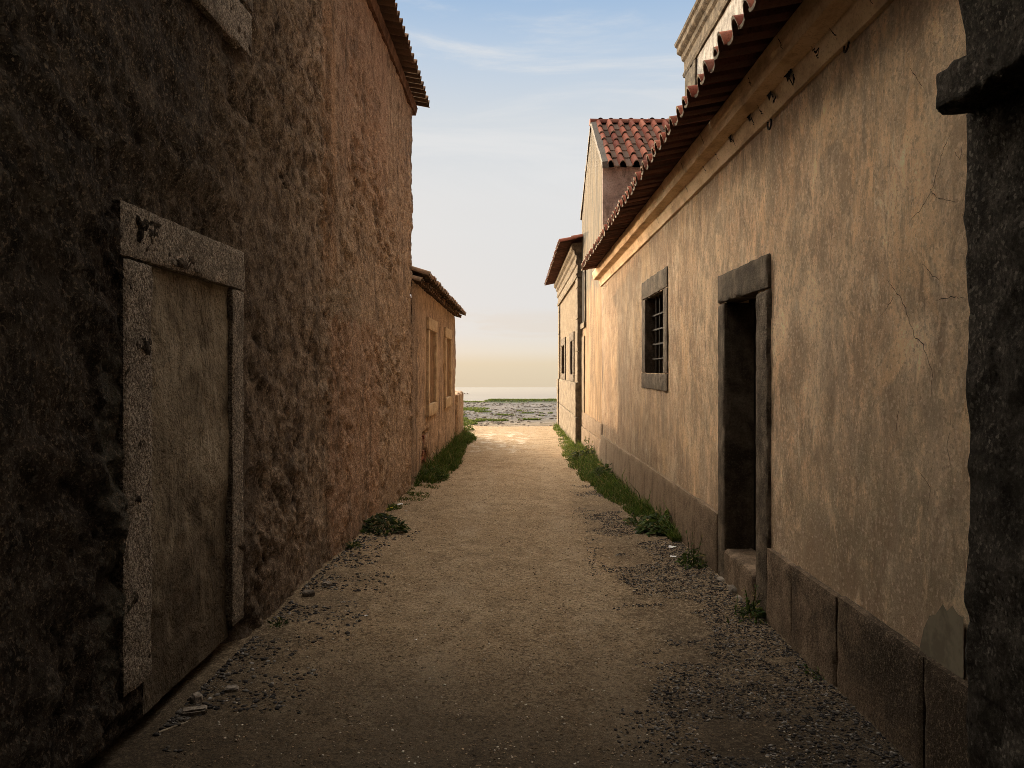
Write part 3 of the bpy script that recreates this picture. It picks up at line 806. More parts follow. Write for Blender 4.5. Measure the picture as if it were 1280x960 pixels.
mb = MB()
for r in range(7):
    for c in range(5):
        y0 = 13.6 + c * .225 + (.11 if r % 2 else 0); z0 = -.14 + r * .085
        if random.random() < .28: continue
        mb.add(*rough_box(-1.74, -1.628 + random.uniform(-.02, .006), y0, y0 + .205, z0, z0 + .068, .05, .004, .05, .006, r * 9 + c))
mb.add(*plain_box(-1.76, -1.70, 13.5, 14.65, -.2, .5))
mb.build('brick_patch', MT['brick'], H)

# stub of garden wall at the end of the low house
V, F = rough_box(-2.0, -1.555, 21.22, 23.4, -.6, .96, .045, .02, .2, .05, 12)
V[:, 2] += np.where(V[:, 2] > .8, .04 * fbm(V[:, 0], V[:, 1], 0, .4, 3, 15), 0)
tag(mk('garden_wall', V, F, MT['rubble'], loc=(-1.8, 22.3, -.35)), 'short rough masonry wall stub past the end of the low left house', 'wall')

# ------------------------------------------------------------------ long house with cornice, right
H = thing('plaster_house', 'long tan plastered house on the right with cornice, barred window and open doorway', 'house', (2.4, 8.5, 0))
DOOR = (5.29, 6.08, .24, 2.12); WIN = (8.69, 9.90, 1.56, 2.472)
ys = geo(2.56, 14.9, .0085, (5.29, 6.08, 8.69, 9.90)); zs = spaced(-.4, 3.2, .026, (.24, 2.12, 1.56, 2.472))
def right_x(Y, Z):
    d = .010 * fbm(Y, Z, 0, 1.1, 3, 101) + .0045 * fbm(Y, Z, 0, .22, 3, 102)
    return 1.6 + d
V, F = x_sheet(right_x, ys, zs, (DOOR, WIN))
mb = MB().add(V, F)
mb.add([(3.0, 2.56, -.4), (3.0, 14.9, -.4), (3.0, 14.9, 3.75), (3.0, 2.56, 3.75)], [(0, 1, 2, 3)])
mb.add([(1.6, 2.56, -.4), (3.0, 2.56, -.4), (3.0, 2.56, 3.75), (1.6, 2.56, 3.4)], [(0, 1, 2, 3)])
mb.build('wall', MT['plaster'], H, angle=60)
V, F = sweep_y([(1.70, 3.165), (1.572, 3.165), (1.570, 3.185), (1.562, 3.215), (1.552, 3.25), (1.546, 3.282), (1.535, 3.286), (1.50, 3.293), (1.452, 3.296), (1.446, 3.305), (1.438, 3.34), (1.43, 3.38), (1.421, 3.408), (1.423, 3.43), (1.70, 3.44)],
               geo(2.58, 15.1, .006), .005, .35, 7)
co = mk('cornice', V, F, MT['cornice'], H, angle=32)
s_ = (math.cos(R(14)), 0, math.sin(R(14)))
tiles((1.165, 2.75, 3.385), (0, 1, 0), s_, 56, 6, w=.21, seed=15, hump=.075, t=.018, hw=.5).build('roof', TR, H, angle=50)
# plinth slabs
mb = MB()
js = [2.57, 3.09, 3.93, 4.57, 5.03]
js2 = [6.285, 7.05, 7.95, 8.9, 10.0, 11.1, 12.2, 13.0, 14.0, 14.9]
for jl in (js, js2):
    mb = MB()
    for a, b in zip(jl[:-1], jl[1:]):
        zt = float(np.interp((a + b) / 2, [3, 8, 14], [.492, .462, .385]))
        mb.add(*rough_box(1.70, 1.566 + random.uniform(-.004, .004), a + .0018, b - .0018, -.5, zt + random.uniform(-.006, .006), .03, .004, .09, .010, int(a * 10)))
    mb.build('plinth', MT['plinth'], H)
# door
V, F = plain_box(1.80, 1.84, 5.2, 6.2, .1, 2.2)
dl = mk('door', V, F, MT['wood'], H, smooth=False)
MB().add(*rough_box(1.74, 1.572, 5.02, 6.285, 2.115, 2.335, .025, .004, .07, .010, 31)).build('lintel', MT['frame'], dl)
MB().add(*rough_box(1.84, 1.575, 5.02, 5.292, -.4, 2.108, .025, .005, .07, .014, 32)).build('jamb', MT['frame'], dl)
MB().add(*rough_box(1.84, 1.575, 6.078, 6.285, -.4, 2.108, .025, .004, .07, .010, 33)).build('jamb', MT['frame'], dl)
MB().add(*rough_box(1.80, 1.57, 5.296, 6.074, -.12, .245, .025, .006, .09, .016, 34)).build('threshold', MT['plinth'], dl)
mb = MB()
for k in range(5): mb.add(*rough_box(1.62, 1.53 + .012 * (k % 2), 5.36 + k * .17, 5.36 + k * .17 + .12, -.3, -.02 + .03 * (k % 3), .02, .006, .04, .015, 40 + k))
mb.build('footing_stones', MT['rock'], dl)
# barred window
V, F = plain_box(1.90, 1.93, 8.6, 10.0, 1.45, 2.6)
wd = mk('window', V, F, MT['void'], H, smooth=False)
MB().add(*rough_box(1.92, 1.580, 8.455, 10.165, 2.476, 2.70, .035, .004, .08, .010, 51)).build('lintel', MT['frame'], wd)
MB().add(*rough_box(1.92, 1.580, 8.455, 10.165, 1.368, 1.556, .035, .004, .08, .010, 52)).build('sill', MT['frame'], wd)
MB().add(*rough_box(1.92, 1.583, 8.455, 8.688, 1.56, 2.472, .035, .004, .08, .008, 53)).build('jamb', MT['frame'], wd)
MB().add(*rough_box(1.92, 1.583, 9.902, 10.165, 1.56, 2.472, .035, .004, .08, .008, 54)).build('jamb', MT['frame'], wd)
for yy in (8.93, 9.17, 9.42, 9.66):
    mk('bar', *tube([(1.69, yy, 1.55), (1.69, yy, 2.48)], .013, 8), MT['iron'], wd)
for zz in (1.73, 1.905, 2.08, 2.255):
    V, F = rough_box(1.664, 1.682, 8.68, 9.91, zz - .010, zz + .010, .05, .001, .1, .002, 60)
    mk('bar', V, F, MT['bar'], wd)
# iron ring and hook under the cornice
th = np.linspace(0, 2 * np.pi, 20)[:-1]
mk('ring', *tube([(1.585 + .006 * math.sin(t), 3.845 + .026 * math.cos(t), 3.162 + .036 * math.sin(t)) for t in th], .005, 6, True), MT['iron'], H)
th = np.linspace(-.2 * np.pi, 1.15 * np.pi, 14)
mk('hook', *tube([(1.585, 5.02 + .034 * math.cos(-t), 3.146 + .038 * math.sin(-t)) for t in th], .006, 6), MT['iron'], H)

def ribbon(pts, w0, xf, off=-.004, seed=0, sub_=6):
    """ragged flat ribbon on a wall; pts = (y, z)"""
    rng = np.random.default_rng(seed)
    P = []
    for (a, b) in zip(pts[:-1], pts[1:]):
        for k in range(sub_): P.append((np.array(a) * (1 - k / sub_) + np.array(b) * k / sub_))
    P.append(np.array(pts[-1])); P = np.array(P); n = len(P)
    P[1:-1] += rng.normal(0, w0 * .9, (n - 2, 2))
    t = np.gradient(P, axis=0); t /= np.linalg.norm(t, axis=1)[:, None] + 1e-9
    nr = np.stack([-t[:, 1], t[:, 0]], -1)
    w = w0 * (.35 + rng.random(n)) * np.sin(np.linspace(.25, np.pi - .1, n)) ** .6
    A = P + nr * w[:, None] / 2; B = P - nr * w[:, None] / 2
    Q = np.concatenate([A, B])
    x = xf(Q[:, 0], Q[:, 1]) + off
    return np.stack([x, Q[:, 0], Q[:, 1]], -1), [(i, i + 1, i + 1 + n, i + n) for i in range(n - 1)]
def pw(px, py, off=1.6):           # where the photo's pixel meets the wall at x = off
    d = off * 1000 / (px - 646); return (d, EYE - (py - 462) * d / 1000)
mb = MB()
cr = [[(1192, 165), (1178, 195), (1170, 232), (1155, 262), (1138, 280)], [(1165, 236), (1175, 248), (1197, 252)], [(1140, 85), (1150, 100), (1156, 108)],
      [(1206, 180), (1203, 200), (1196, 190)], [(1112, 350), (1122, 365), (1135, 385), (1144, 420), (1156, 430), (1168, 470), (1166, 515)],
      [(1170, 375), (1195, 371), (1207, 372)], [(1155, 330), (1168, 345), (1176, 350)], [(1102, 395), (1118, 375), (1120, 368)], [(1190, 520), (1185, 560), (1192, 600)],
      [(1125, 500), (1120, 540)], [(1150, 590), (1165, 610), (1160, 640)]]
for k, c in enumerate(cr):
    mb = MB().add(*ribbon([pw(*p) for p in c], .004 if k in (0, 4) else .0028, right_x, -.005, k)); mb.build('plaster_crack', MT['crack2'], H, smooth=False)
# chips and black gaps in the cornice
def corn_x(Y, Z): return np.interp(Z, [3.165, 3.185, 3.215, 3.25, 3.282], [1.572, 1.570, 1.562, 1.552, 1.546])
mb = MB()
gaps = [(3.93, .02), (4.16, .04), (4.52, .07), (4.86, .05), (5.10, .03), (5.28, .05), (5.75, .05), (6.2, .025), (6.6, .03), (7.3, .03), (8.0, .02), (8.8, .03), (9.3, .02), (10.2, .02), (3.55, .03)]
for k, (yy, ww) in enumerate(gaps):
    mb = MB().add(*ribbon([(yy, 3.283), (yy - .02, 3.255), (yy - .045, 3.225), (yy - .05, 3.20)], ww * .32, corn_x, -.013, 300 + k, 4))
    if ww >= .05:
        mb.add([(1.534, yy - ww * .8, 3.281), (1.534, yy + ww * 1.3, 3.284), (1.535, yy + ww * .6, 3.268), (1.537, yy + ww * .3, 3.232), (1.537, yy - ww * .3, 3.248)], [(0, 1, 2, 3, 4)])
    mb.build('cornice_crack', MT['crack'], co, smooth=False)
def fas_x(Y, Z): return np.interp(Z, [3.296, 3.305, 3.34, 3.38, 3.408], [1.452, 1.446, 1.438, 1.43, 1.421])
for k, yy in enumerate((3.35, 4.33, 4.9, 6.15, 6.9, 7.8, 9.3)):
    mb = MB().add(*ribbon([(yy, 3.39), (yy - .012, 3.355), (yy - .03, 3.325)], .012, fas_x, -.012, 330 + k, 4)); mb.build('cornice_crack', MT['crack'], co, smooth=False)
# cement repair patch by the gate
pp = [(1207, 772), (1200, 768), (1193, 757), (1186, 764), (1181, 755), (1172, 768), (1164, 770), (1157, 786), (1153, 804), (1149, 822), (1165, 833), (1180, 842), (1207, 860)]
Q = np.array([pw(*p) for p in pp]); c0 = Q.mean(0)
V = [(1.5935, *c0)] + [(1.5925, *q) for q in Q]
V = np.array(V); F = [(0, i, i % len(Q) + 1) for i in range(1, len(Q) + 1)]
mk('repair_patch', V, F, MT['patch'], H, smooth=False)

# ------------------------------------------------------------------ gabled house, right
H = thing('gabled_house', 'gabled house with red tiled roof rising behind the long tan house', 'house', (4.5, 17.2, -.3))
mb = MB()
ys = np.unique(np.concatenate([np.linspace(14.905, 19.65, 60), [17.1]]))
V = []; zb = -.8
def gtop(y): return 5.37 + (6.82 - 5.37) * np.minimum((y - 14.905) / (17.1 - 14.905), (19.65 - y) / (19.65 - 17.1))
ts = np.linspace(0, 1, 60)
Yg, Tg = np.meshgrid(ys, ts, indexing='ij'); Zg_ = zb + (gtop(Yg) - zb) * Tg
Xg = 1.6 + .012 * fbm(Yg, Zg_, 0, .9, 4, 141)
mb.add(np.stack([Xg, Yg, Zg_], -1).reshape(-1, 3), grid_faces(len(ys), len(ts)))
xs = np.linspace(1.605, 8, 40); zs = np.linspace(zb, 5.37, 40)
Xn, Zn = np.meshgrid(xs, zs, indexing='ij')
mb.add(np.stack([Xn, 14.905 + .01 * fbm(Xn, Zn, 0, .8, 3, 142), Zn], -1).reshape(-1, 3), grid_faces(len(xs), len(zs)))
mb.add([(1.6, 19.65, zb), (8, 19.65, zb), (8, 19.65, 5.37), (1.6, 19.65, 5.37)], [(0, 1, 2, 3)])
mb.add([(8, 14.9, zb), (8, 19.65, zb), (8, 19.65, 5.37), (8, 17.1, 6.82), (8, 14.9, 5.37)], [(0, 1, 2, 3, 4)])
mb.build('wall', MT['gable'], H, angle=60)
a1 = math.atan2(6.85 - 5.33, 17.1 - 14.75)
rf = tiles((1.66, 14.74, 5.34), (1, 0, 0), (0, math.cos(a1), math.sin(a1)), 27, 6, w=.235, expo=.455, tl=.55, seed=25, hump=.10, t=.022, jit=1.2, hw=.56)
a2 = math.atan2(6.85 - 5.33, 19.85 - 17.1)
q = tiles((8.0, 19.85, 5.34), (-1, 0, 0), (0, -math.cos(a2), math.sin(a2)), 29, 9, w=.22, expo=.35, tl=.45, seed=26, hump=.07)
rf.add(np.concatenate(q.V), q.F, q.M)
for k in range(16):   # ridge tiles
    x0 = 1.56 + k * .41; th = np.linspace(-.15, np.pi + .15, 9)
    r0 = .125; Vr = []
    for xx, rr in ((x0, r0), (x0 + .44, r0 * .9)):
        for t in th: Vr.append((xx, 17.1 + rr * math.cos(t), 6.86 + rr * math.sin(t) * .8))
    n = len(th); rf.add(Vr, [(i, i + 1, i + 1 + n, i + n) for i in range(n - 1)] + [tuple(range(n))])
rf.build('roof', TR, H, angle=50)
mb = MB()   # mortared verge on the alley side
for (ya, za, yb, zb_) in ((14.72, 5.36, 17.1, 6.87), (17.1, 6.87, 19.85, 5.36)):
    n = 30; t = np.linspace(0, 1, n); yy = ya + (yb - ya) * t; zz = za + (zb_ - za) * t
    prof = [(1.575, -.05), (1.575, .06), (1.70, .075), (1.70, -.05)]
    V = np.array([[(px + .006 * vnoise(y_ * 5, px * 9), y_, z_ + pz + .008 * vnoise(y_ * 4, pz * 30, 3)) for (px, pz) in prof] for y_, z_ in zip(yy, zz)]).reshape(-1, 3)
    mb.add(V, [(i * 4 + j, (i + 1) * 4 + j, (i + 1) * 4 + (j + 1) % 4, i * 4 + (j + 1) % 4) for i in range(n - 1) for j in range(4)] + [(0, 1, 2, 3)])
mb.build('verge', MT['mortar'], H)
mb = MB()
for a, b in ((14.905, 16.1), (16.1, 17.3), (17.3, 18.5), (18.5, 19.64)):
    mb.add(*rough_box(1.70, 1.568, a + .004, b - .004, -.8, .27 - (a - 14.9) * .012, .06, .005, .12, .012, int(a * 7)))
    mb.add(*rough_box(1.70, 1.580, a + .004, b - .004, .275 - (a - 14.9) * .012, .585, .06, .005, .12, .012, int(a * 7) + 1))
mb.build('plinth', MT['plinth'], H)
V, F = plain_box(1.584, 1.594, 18.62, 19.42, 2.72, 3.92)
w = mk('window', V, F, MT['void'], H, smooth=False)
MB().add(*rough_box(1.70, 1.55, 18.5, 19.55, 2.58, 2.715, .05, .003, .08, .008, 151)).build('sill', MT['ashlar'], w)
MB().add(*rough_box(1.70, 1.565, 18.5, 18.62, 2.72, 4.0, .05, .003, .08, .008, 152)).build('jamb', MT['frame'], w)
MB().add(*rough_box(1.70, 1.57, 18.75, 19.4, .59, 2.4, .05, .004, .1, .01, 153)).build('apron', MT['pil'], w)

# ------------------------------------------------------------------ pilastered house at the far right
H = thing('pilastered_house', 'farthest house on the right with stone pilasters, moulded cornice and two narrow windows', 'house', (4, 24, -.4))
W2 = ((21.6, 22.5, 1.47, 2.38), (25.3, 26.85, 1.47, 2.38))
ys = spaced(19.66, 28.85, .07, (21.6, 22.5, 25.3, 26.85)); zs = spaced(1.0, 4.0, .07, (1.47, 2.38))
V, F = x_sheet(lambda Y, Z: 1.53 + .006 * fbm(Y, Z, 0, .8, 3, 161), ys, zs, W2)
mb = MB().add(V, F)
mb.add([(1.53, 19.66, -.8), (8, 19.66, -.8), (8, 19.66, 4.7), (1.53, 19.66, 4.7)], [(0, 1, 2, 3)])
mb.add([(1.53, 28.85, -.8), (8, 28.85, -.8), (8, 28.85, 4.7), (1.53, 28.85, 4.7)], [(0, 1, 2, 3)])
mb.build('wall', MT['pil'], H, angle=60)
mb = MB()
ends = [19.66, 20.35, 22.0, 24.0, 26.0, 28.1, 28.86]
for k, (a, b) in enumerate(zip(ends[:-1], ends[1:])):
    pr = 1.435 if k in (0, 5) else 1.475
    for z0, z1 in ((-.9, .42), (.43, 1.28)):
        mb.add(*rough_box(1.70, pr, a + .004, b - .004, z0, z1, .06, .004, .1, .012, int(a * 5 + z1 * 3)))
mb.build('plinth', MT['ashlar'], H)
for (a, b) in ((19.655, 20.3), (28.15, 28.86)):
    mb = MB()
    for z0, z1 in ((1.285, 2.05), (2.055, 2.85), (2.855, 3.62), (3.625, 3.88)):
        mb.add(*rough_box(1.70, 1.485, a, b, z0, z1 - .006, .06, .003, .1, .010, int(z0 * 40 + a)))
    mb.build('pilaster', MT['ashlar'], H)
ent = [(1.6, 3.88), (1.47, 3.88), (1.45, 3.95), (1.48, 3.97), (1.49, 4.17), (1.455, 4.19), (1.44, 4.26), (1.46, 4.28), (1.465, 4.40), (1.42, 4.43), (1.41, 4.52), (1.345, 4.56), (1.335, 4.66), (1.37, 4.70), (1.6, 4.72)]
V, F = sweep_y(ent, spaced(19.62, 28.95, .12), .004, .2, 17)
mk('cornice', V, F, MT['ashlar'], H, angle=30)
s_ = (math.cos(R(15)), 0, math.sin(R(15)))
tiles((1.03, 19.32, 4.66), (0, 1, 0), s_, 46, 9, w=.215, seed=35, hump=.07).build('roof', TR, H, angle=50)
for k, (a, b, c, d) in enumerate(W2):
    V, F = plain_box(1.66, 1.68, a - .05, b + .05, c - .05, d + .05)
    w = mk('window', V, F, MT['void'], H, smooth=False)
    MB().add(*rough_box(1.66, 1.495, a - .42, b + .4, d + .003, d + .24, .06, .003, .1, .008, 170 + k)).build('lintel', MT['frame'], w)
    MB().add(*rough_box(1.66, 1.495, a - .42, b + .4, c - .185, c - .003, .06, .003, .1, .008, 172 + k)).build('sill', MT['frame'], w)
    MB().add(*rough_box(1.66, 1.498, a - .42, a - .002, c, d, .06, .003, .1, .008, 174 + k)).build('jamb', MT['frame'], w)
    MB().add(*rough_box(1.66, 1.498, b + .002, b + .4, c, d, .06, .003, .1, .008, 176 + k)).build('jamb', MT['frame'], w)

# ------------------------------------------------------------------ tall white building rising behind the long house
H = thing('church', 'tall whitewashed building with heavy stone cornice rising above the right hand roof', 'church', (6, 8, 0))
mb = MB()
V, F = x_sheet(lambda Y, Z: 3.0 + .012 * fbm(Y, Z, 0, .7, 4, 181), spaced(2.7, 14.08, .1), spaced(3.0, 7.0, .1))
mb.add(V, F)
mb.add([(3.0, 14.08, 0), (9, 14.08, 0), (9, 14.08, 7.3), (3.0, 14.08, 7.3)], [(0, 1, 2, 3)])
mb.add([(9, 14.08, 0), (9, 2.7, 0), (9, 2.7, 7.3), (9, 14.08, 7.3)], [(0, 1, 2, 3)])
mb.add([(3.01, 14.05, 0), (3.01, 2.7, 0), (3.01, 2.7, 3.0), (3.01, 14.05, 3.0)], [(0, 1, 2, 3)])
mb.build('wall', MT['church'], H, angle=60)
mb = MB()
for z0, z1 in ((3.4, 4.3), (4.3, 5.2), (5.2, 6.1), (6.1, 6.78)):
    mb.add(*rough_box(3.1, 2.955, 13.28, 14.11, z0, z1 - .008, .07, .004, .1, .012, int(z0 * 30)))
mb.build('pilaster', MT['church_stone'], H)
V, F = sweep_y([(3.1, 6.78), (2.965, 6.78), (2.945, 6.83), (2.965, 6.88), (2.975, 6.90), (2.97, 7.05), (2.93, 7.08), (2.92, 7.16), (2.86, 7.19), (2.845, 7.21), (2.845, 7.30), (2.81, 7.325), (2.80, 7.37), (2.88, 7.42), (2.92, 7.48), (3.1, 7.52)], spaced(2.7, 14.22, .09), .008, .2, 19)
mk('cornice', V, F, MT['church_stone'], H, angle=30)
mk('roof', [(2.95, 2.7, 7.5), (2.95, 14.2, 7.5), (9, 14.2, 8.6), (9, 2.7, 8.6)], [(0, 1, 2, 3)], MT['tile_red'], H, smooth=False)

# ------------------------------------------------------------------ gateway the alley is entered through
H = thing('stone_gateway', 'blackened stone gate pier with projecting impost at the right edge of the picture', 'gateway', (1.6, 1.5, 0))
V, F = rough_box(1.448, 2.2, .4, 2.585, -.4, 2.425, .0165, .016, .11, .016, 201)
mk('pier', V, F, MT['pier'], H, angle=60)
V, F = rough_box(1.335, 2.2, .4, 2.555, 2.412, 2.545, .016, .009, .05, .014, 202)
mk('impost', V, F, MT['pier'], H, angle=60)
# vault: an arch profile swept along the passage, added to keep skylight off
th = np.linspace(0, np.pi, 33)
arc = [(-.085 + 1.54 * math.cos(t), 2.55 + (.36 if math.cos(t) < 0 else .0) * (1 - math.sin(t)) + 1.35 * math.sin(t) + .0) for t in th]
arc = [(x, z + .36 * sstep(.2, -1.4, x) * (1 - math.sin(t)) * .0) for (x, z), t in zip(arc, th)]
n = len(arc); ysv = np.concatenate([np.linspace(-9.5, 1.0, 30), np.linspace(1.05, 2.58, 60)])
Vv = np.zeros((len(ysv), n, 3))
for i, yv in enumerate(ysv):
    for j, (xa, za) in enumerate(arc): Vv[i, j] = (xa, yv, za)
nz = fbm(Vv[..., 0], Vv[..., 1], Vv[..., 2], .1, 3, 211) * .015
Vv[..., 2] += nz; Vv[..., 0] += nz
mb = MB().add(Vv.reshape(-1, 3), grid_faces(len(ysv), n))
top = [(x, 6.2) for x, z in arc]
fr = np.concatenate([Vv[-1], np.array([(x, 2.58, 6.2) for x, z in arc])])
mb.add(fr, [(j, j + 1, j + 1 + n, j + n) for j in range(n - 1)])
mb.add([(1.45, 2.58, 2.545), (1.45, 2.58, 6.2), (6, 2.58, 6.2), (6, 2.58, 2.545)], [(0, 1, 2, 3)])
mb.add([(-1.62, 2.58, 2.9), (-1.62, 2.58, 6.2), (-8, 2.58, 6.2), (-8, 2.58, 2.9)], [(0, 1, 2, 3)])
mb.add([(-8, 2.58, 6.2), (6, 2.58, 6.2), (6, -9.5, 6.2), (-8, -9.5, 6.2)], [(0, 1, 2, 3)])  # unseen upper walls and roof, added to block the sky behind
mb.build('unseen_vault', MT['pier'], H, angle=60)
mb = MB()
mb.add([(1.47, .42, -.3), (1.47, -9.5, -.3), (1.47, -9.5, 2.6), (1.47, .42, 2.6)], [(0, 1, 2, 3)])
mb.add([(-1.63, 2.06, -.3), (-1.63, -9.5, -.3), (-1.63, -9.5, 2.95), (-1.63, 2.06, 2.95)], [(0, 1, 2, 3)])
mb.add([(-1.7, -9.5, -.3), (1.7, -9.5, -.3), (1.7, -9.5, 4.1), (-1.7, -9.5, 4.1)], [(0, 1, 2, 3)])
mb.build('added_passage_wall', MT['pier'], H, smooth=False)  # unseen closed passage, added to darken the near alley

# ------------------------------------------------------------------ plants
def blades(P, hgt, wid, lean, rng):
    """P: (n, 3) roots; returns verts and faces of bent grass blades"""
    n = len(P); ang = rng.random(n) * 2 * np.pi; la = rng.random(n) * 2 * np.pi
    h = hgt * (.45 + .8 * rng.random(n)) if np.isscalar(hgt) else hgt * (.55 + .6 * rng.random(n))
    w = wid * (.6 + .8 * rng.random(n)); ln = lean * (.2 + rng.random(n)) * h
    wd = np.stack([np.cos(ang), np.sin(ang), 0 * ang], -1); ld = np.stack([np.cos(la), np.sin(la), 0 * la], -1)
    V = np.zeros((n, 5, 3))
    for k, (t, ww) in enumerate(((0, 1.0), (.55, .75), (1.0, 0))):
        c = P + ld * (ln * t * t)[:, None]; c = c + np.array([0, 0, 1.0]) * (h * (t - .18 * t * t))[:, None]
        if k < 2:
            V[:, 2 * k] = c - wd * (w * ww / 2)[:, None]; V[:, 2 * k + 1] = c + wd * (w * ww / 2)[:, None]
        else: V[:, 4] = c
    b = (np.arange(n) * 5)[:, None]
    Fq = (b + np.array([[0, 1, 3, 2]])).tolist(); Ft = (b + np.array([[2, 3, 4]])).tolist()
    return V.reshape(-1, 3), Fq + Ft

def belt(n, ya, yb, xw, xe, seed, hgt, dens=.0):
    rng = np.random.default_rng(seed)
    y = ya + (yb - ya) * rng.random(n * 3)
    u = rng.random(n * 3)
    we = np.interp(y, xe[0], xe[1]); x = xw + (we - xw) * (u ** 1.25) * (1 + .25 * fbm(y, 0, 0, .6, 3, seed))
    d = fbm(x, y, 0, .28, 4, seed + 2, .6)
    keep = (d > -.22 + dens) & (rng.random(n * 3) < .9)
    x, y, u, d = x[keep][:n], y[keep][:n], u[keep][:n], d[keep][:n]
    h = hgt * (1.05 - .62 * u) * (.65 + .9 * np.clip(d + .3, 0, 1))
    h = h * np.where(rng.random(len(h)) < .06, 1.9, 1.0) * (.8 + .5 * rng.random(len(h)))
    P = np.stack([x, y, pathz(x, y) - .01], -1)
    return blades(P, h, .010, .9, rng)
V, F = belt(11000, 12.35, 23.6, -1.56, ([12.3, 13, 15, 18, 22, 23.6], [-1.32, -1.14, -1.12, -1.2, -1.16, -1.25]), 401, .24)
tag(mk('grass', V, F, MT['grass'], smooth=False), 'dark grass growing along the foot of the low left house', 'grass', kind='stuff')
V, F = belt(11000, 7.6, 19.6, 1.57, ([7.6, 9, 10.5, 12, 14, 17, 19.6], [1.48, 1.38, 1.25, 1.14, 1.05, 1.0, 1.05]), 402, .17)
tag(mk('grass', V, F, MT['grass'], smooth=False), 'dark grass along the plinth of the long right house', 'grass', kind='stuff')
V, F = belt(3500, 19.3, 28.6, 1.43, ([19.3, 21, 24, 28.6], [1.02, 1.12, 1.2, 1.26]), 403, .10)
tag(mk('grass', V, F, MT['turf'], smooth=False), 'sunlit green grass under the pilastered house', 'grass', kind='stuff')
V, F = belt(900, 9.2, 12.3, -1.56, ([9.2, 11, 12.3], [-1.5, -1.22, -1.15]), 404, .07, .12)
tag(mk('grass', V, F, MT['grass'], smooth=False), 'sparse short grass at the far end of the tall left house', 'grass', kind='stuff')

# turf on the clifftop
rng = np.random.default_rng(55)
Pl = []
def gh(x, y):
    e_ = 61.5 + 1.2 * fbm(x, 0 * x, 0, 6, 3, 5)
    z = gz(y) - .05 + .05 * fbm(x, y, 0, 3.0, 4, 3) * sstep(29, 33, y)
    return z + .16 * np.exp(-((y - e_ + 1.6) / 1.2) ** 2) * sstep(-2.7, -1.7, x + .3 * fbm(x, y, 0, 1.5, 2, 8)), e_
patches = [(-2.6, 33.5, 1.3, 1.3, 2400), (-1.25, 33.6, .9, .45, 700), (.55, 34.2, .5, .16, 260), (-2.9, 45, 1.4, 2.6, 2200), (-1.8, 41.5, .5, .4, 220), (-.55, 38.3, .55, .4, 420),
           (.75, 40.5, .6, .22, 220), (.2, 42.8, .22, .2, 70), (1.75, 40, .2, .15, 60), (1.15, 37.2, .16, .12, 60), (-3.4, 38, 1.0, 2.0, 1200), (-1.9, 30.6, .4, .6, 420)]
for (cx, cy, rx, ry, n) in patches:
    a = rng.random(n * 2) * 2 * np.pi; r = np.sqrt(rng.random(n * 2))
    x = cx + rx * r * np.cos(a); y = cy + ry * r * np.sin(a)
    k = (fbm(x, y, 0, .5, 3, 60) > -.35 + .7 * (r - .5)) ; x, y = x[k][:n], y[k][:n]
    z, _ = gh(x, y); Pl.append((np.stack([x, y, z - .01], -1), .11))
n = 9000
x = -6 + 14 * rng.random(n); z0, e_ = gh(x, 60 + 0 * x); y = e_ - 3.0 + 2.4 * rng.random(n) ** .8
k = (x + .3 * fbm(x, y, 0, 1.5, 2, 8) > -2.4) | (rng.random(n) < .25); x, y = x[k], y[k]
z, _ = gh(x, y); Pl.append((np.stack([x, y, z - .01], -1), .11))
mb = MB()
for P, h in Pl: mb.add(*blades(P, h, .035, .7, rng))
tag(mb.build('clifftop_turf', MT['turf'], smooth=False), 'patches of green turf on the grey clifftop before the sea', 'turf', kind='stuff')

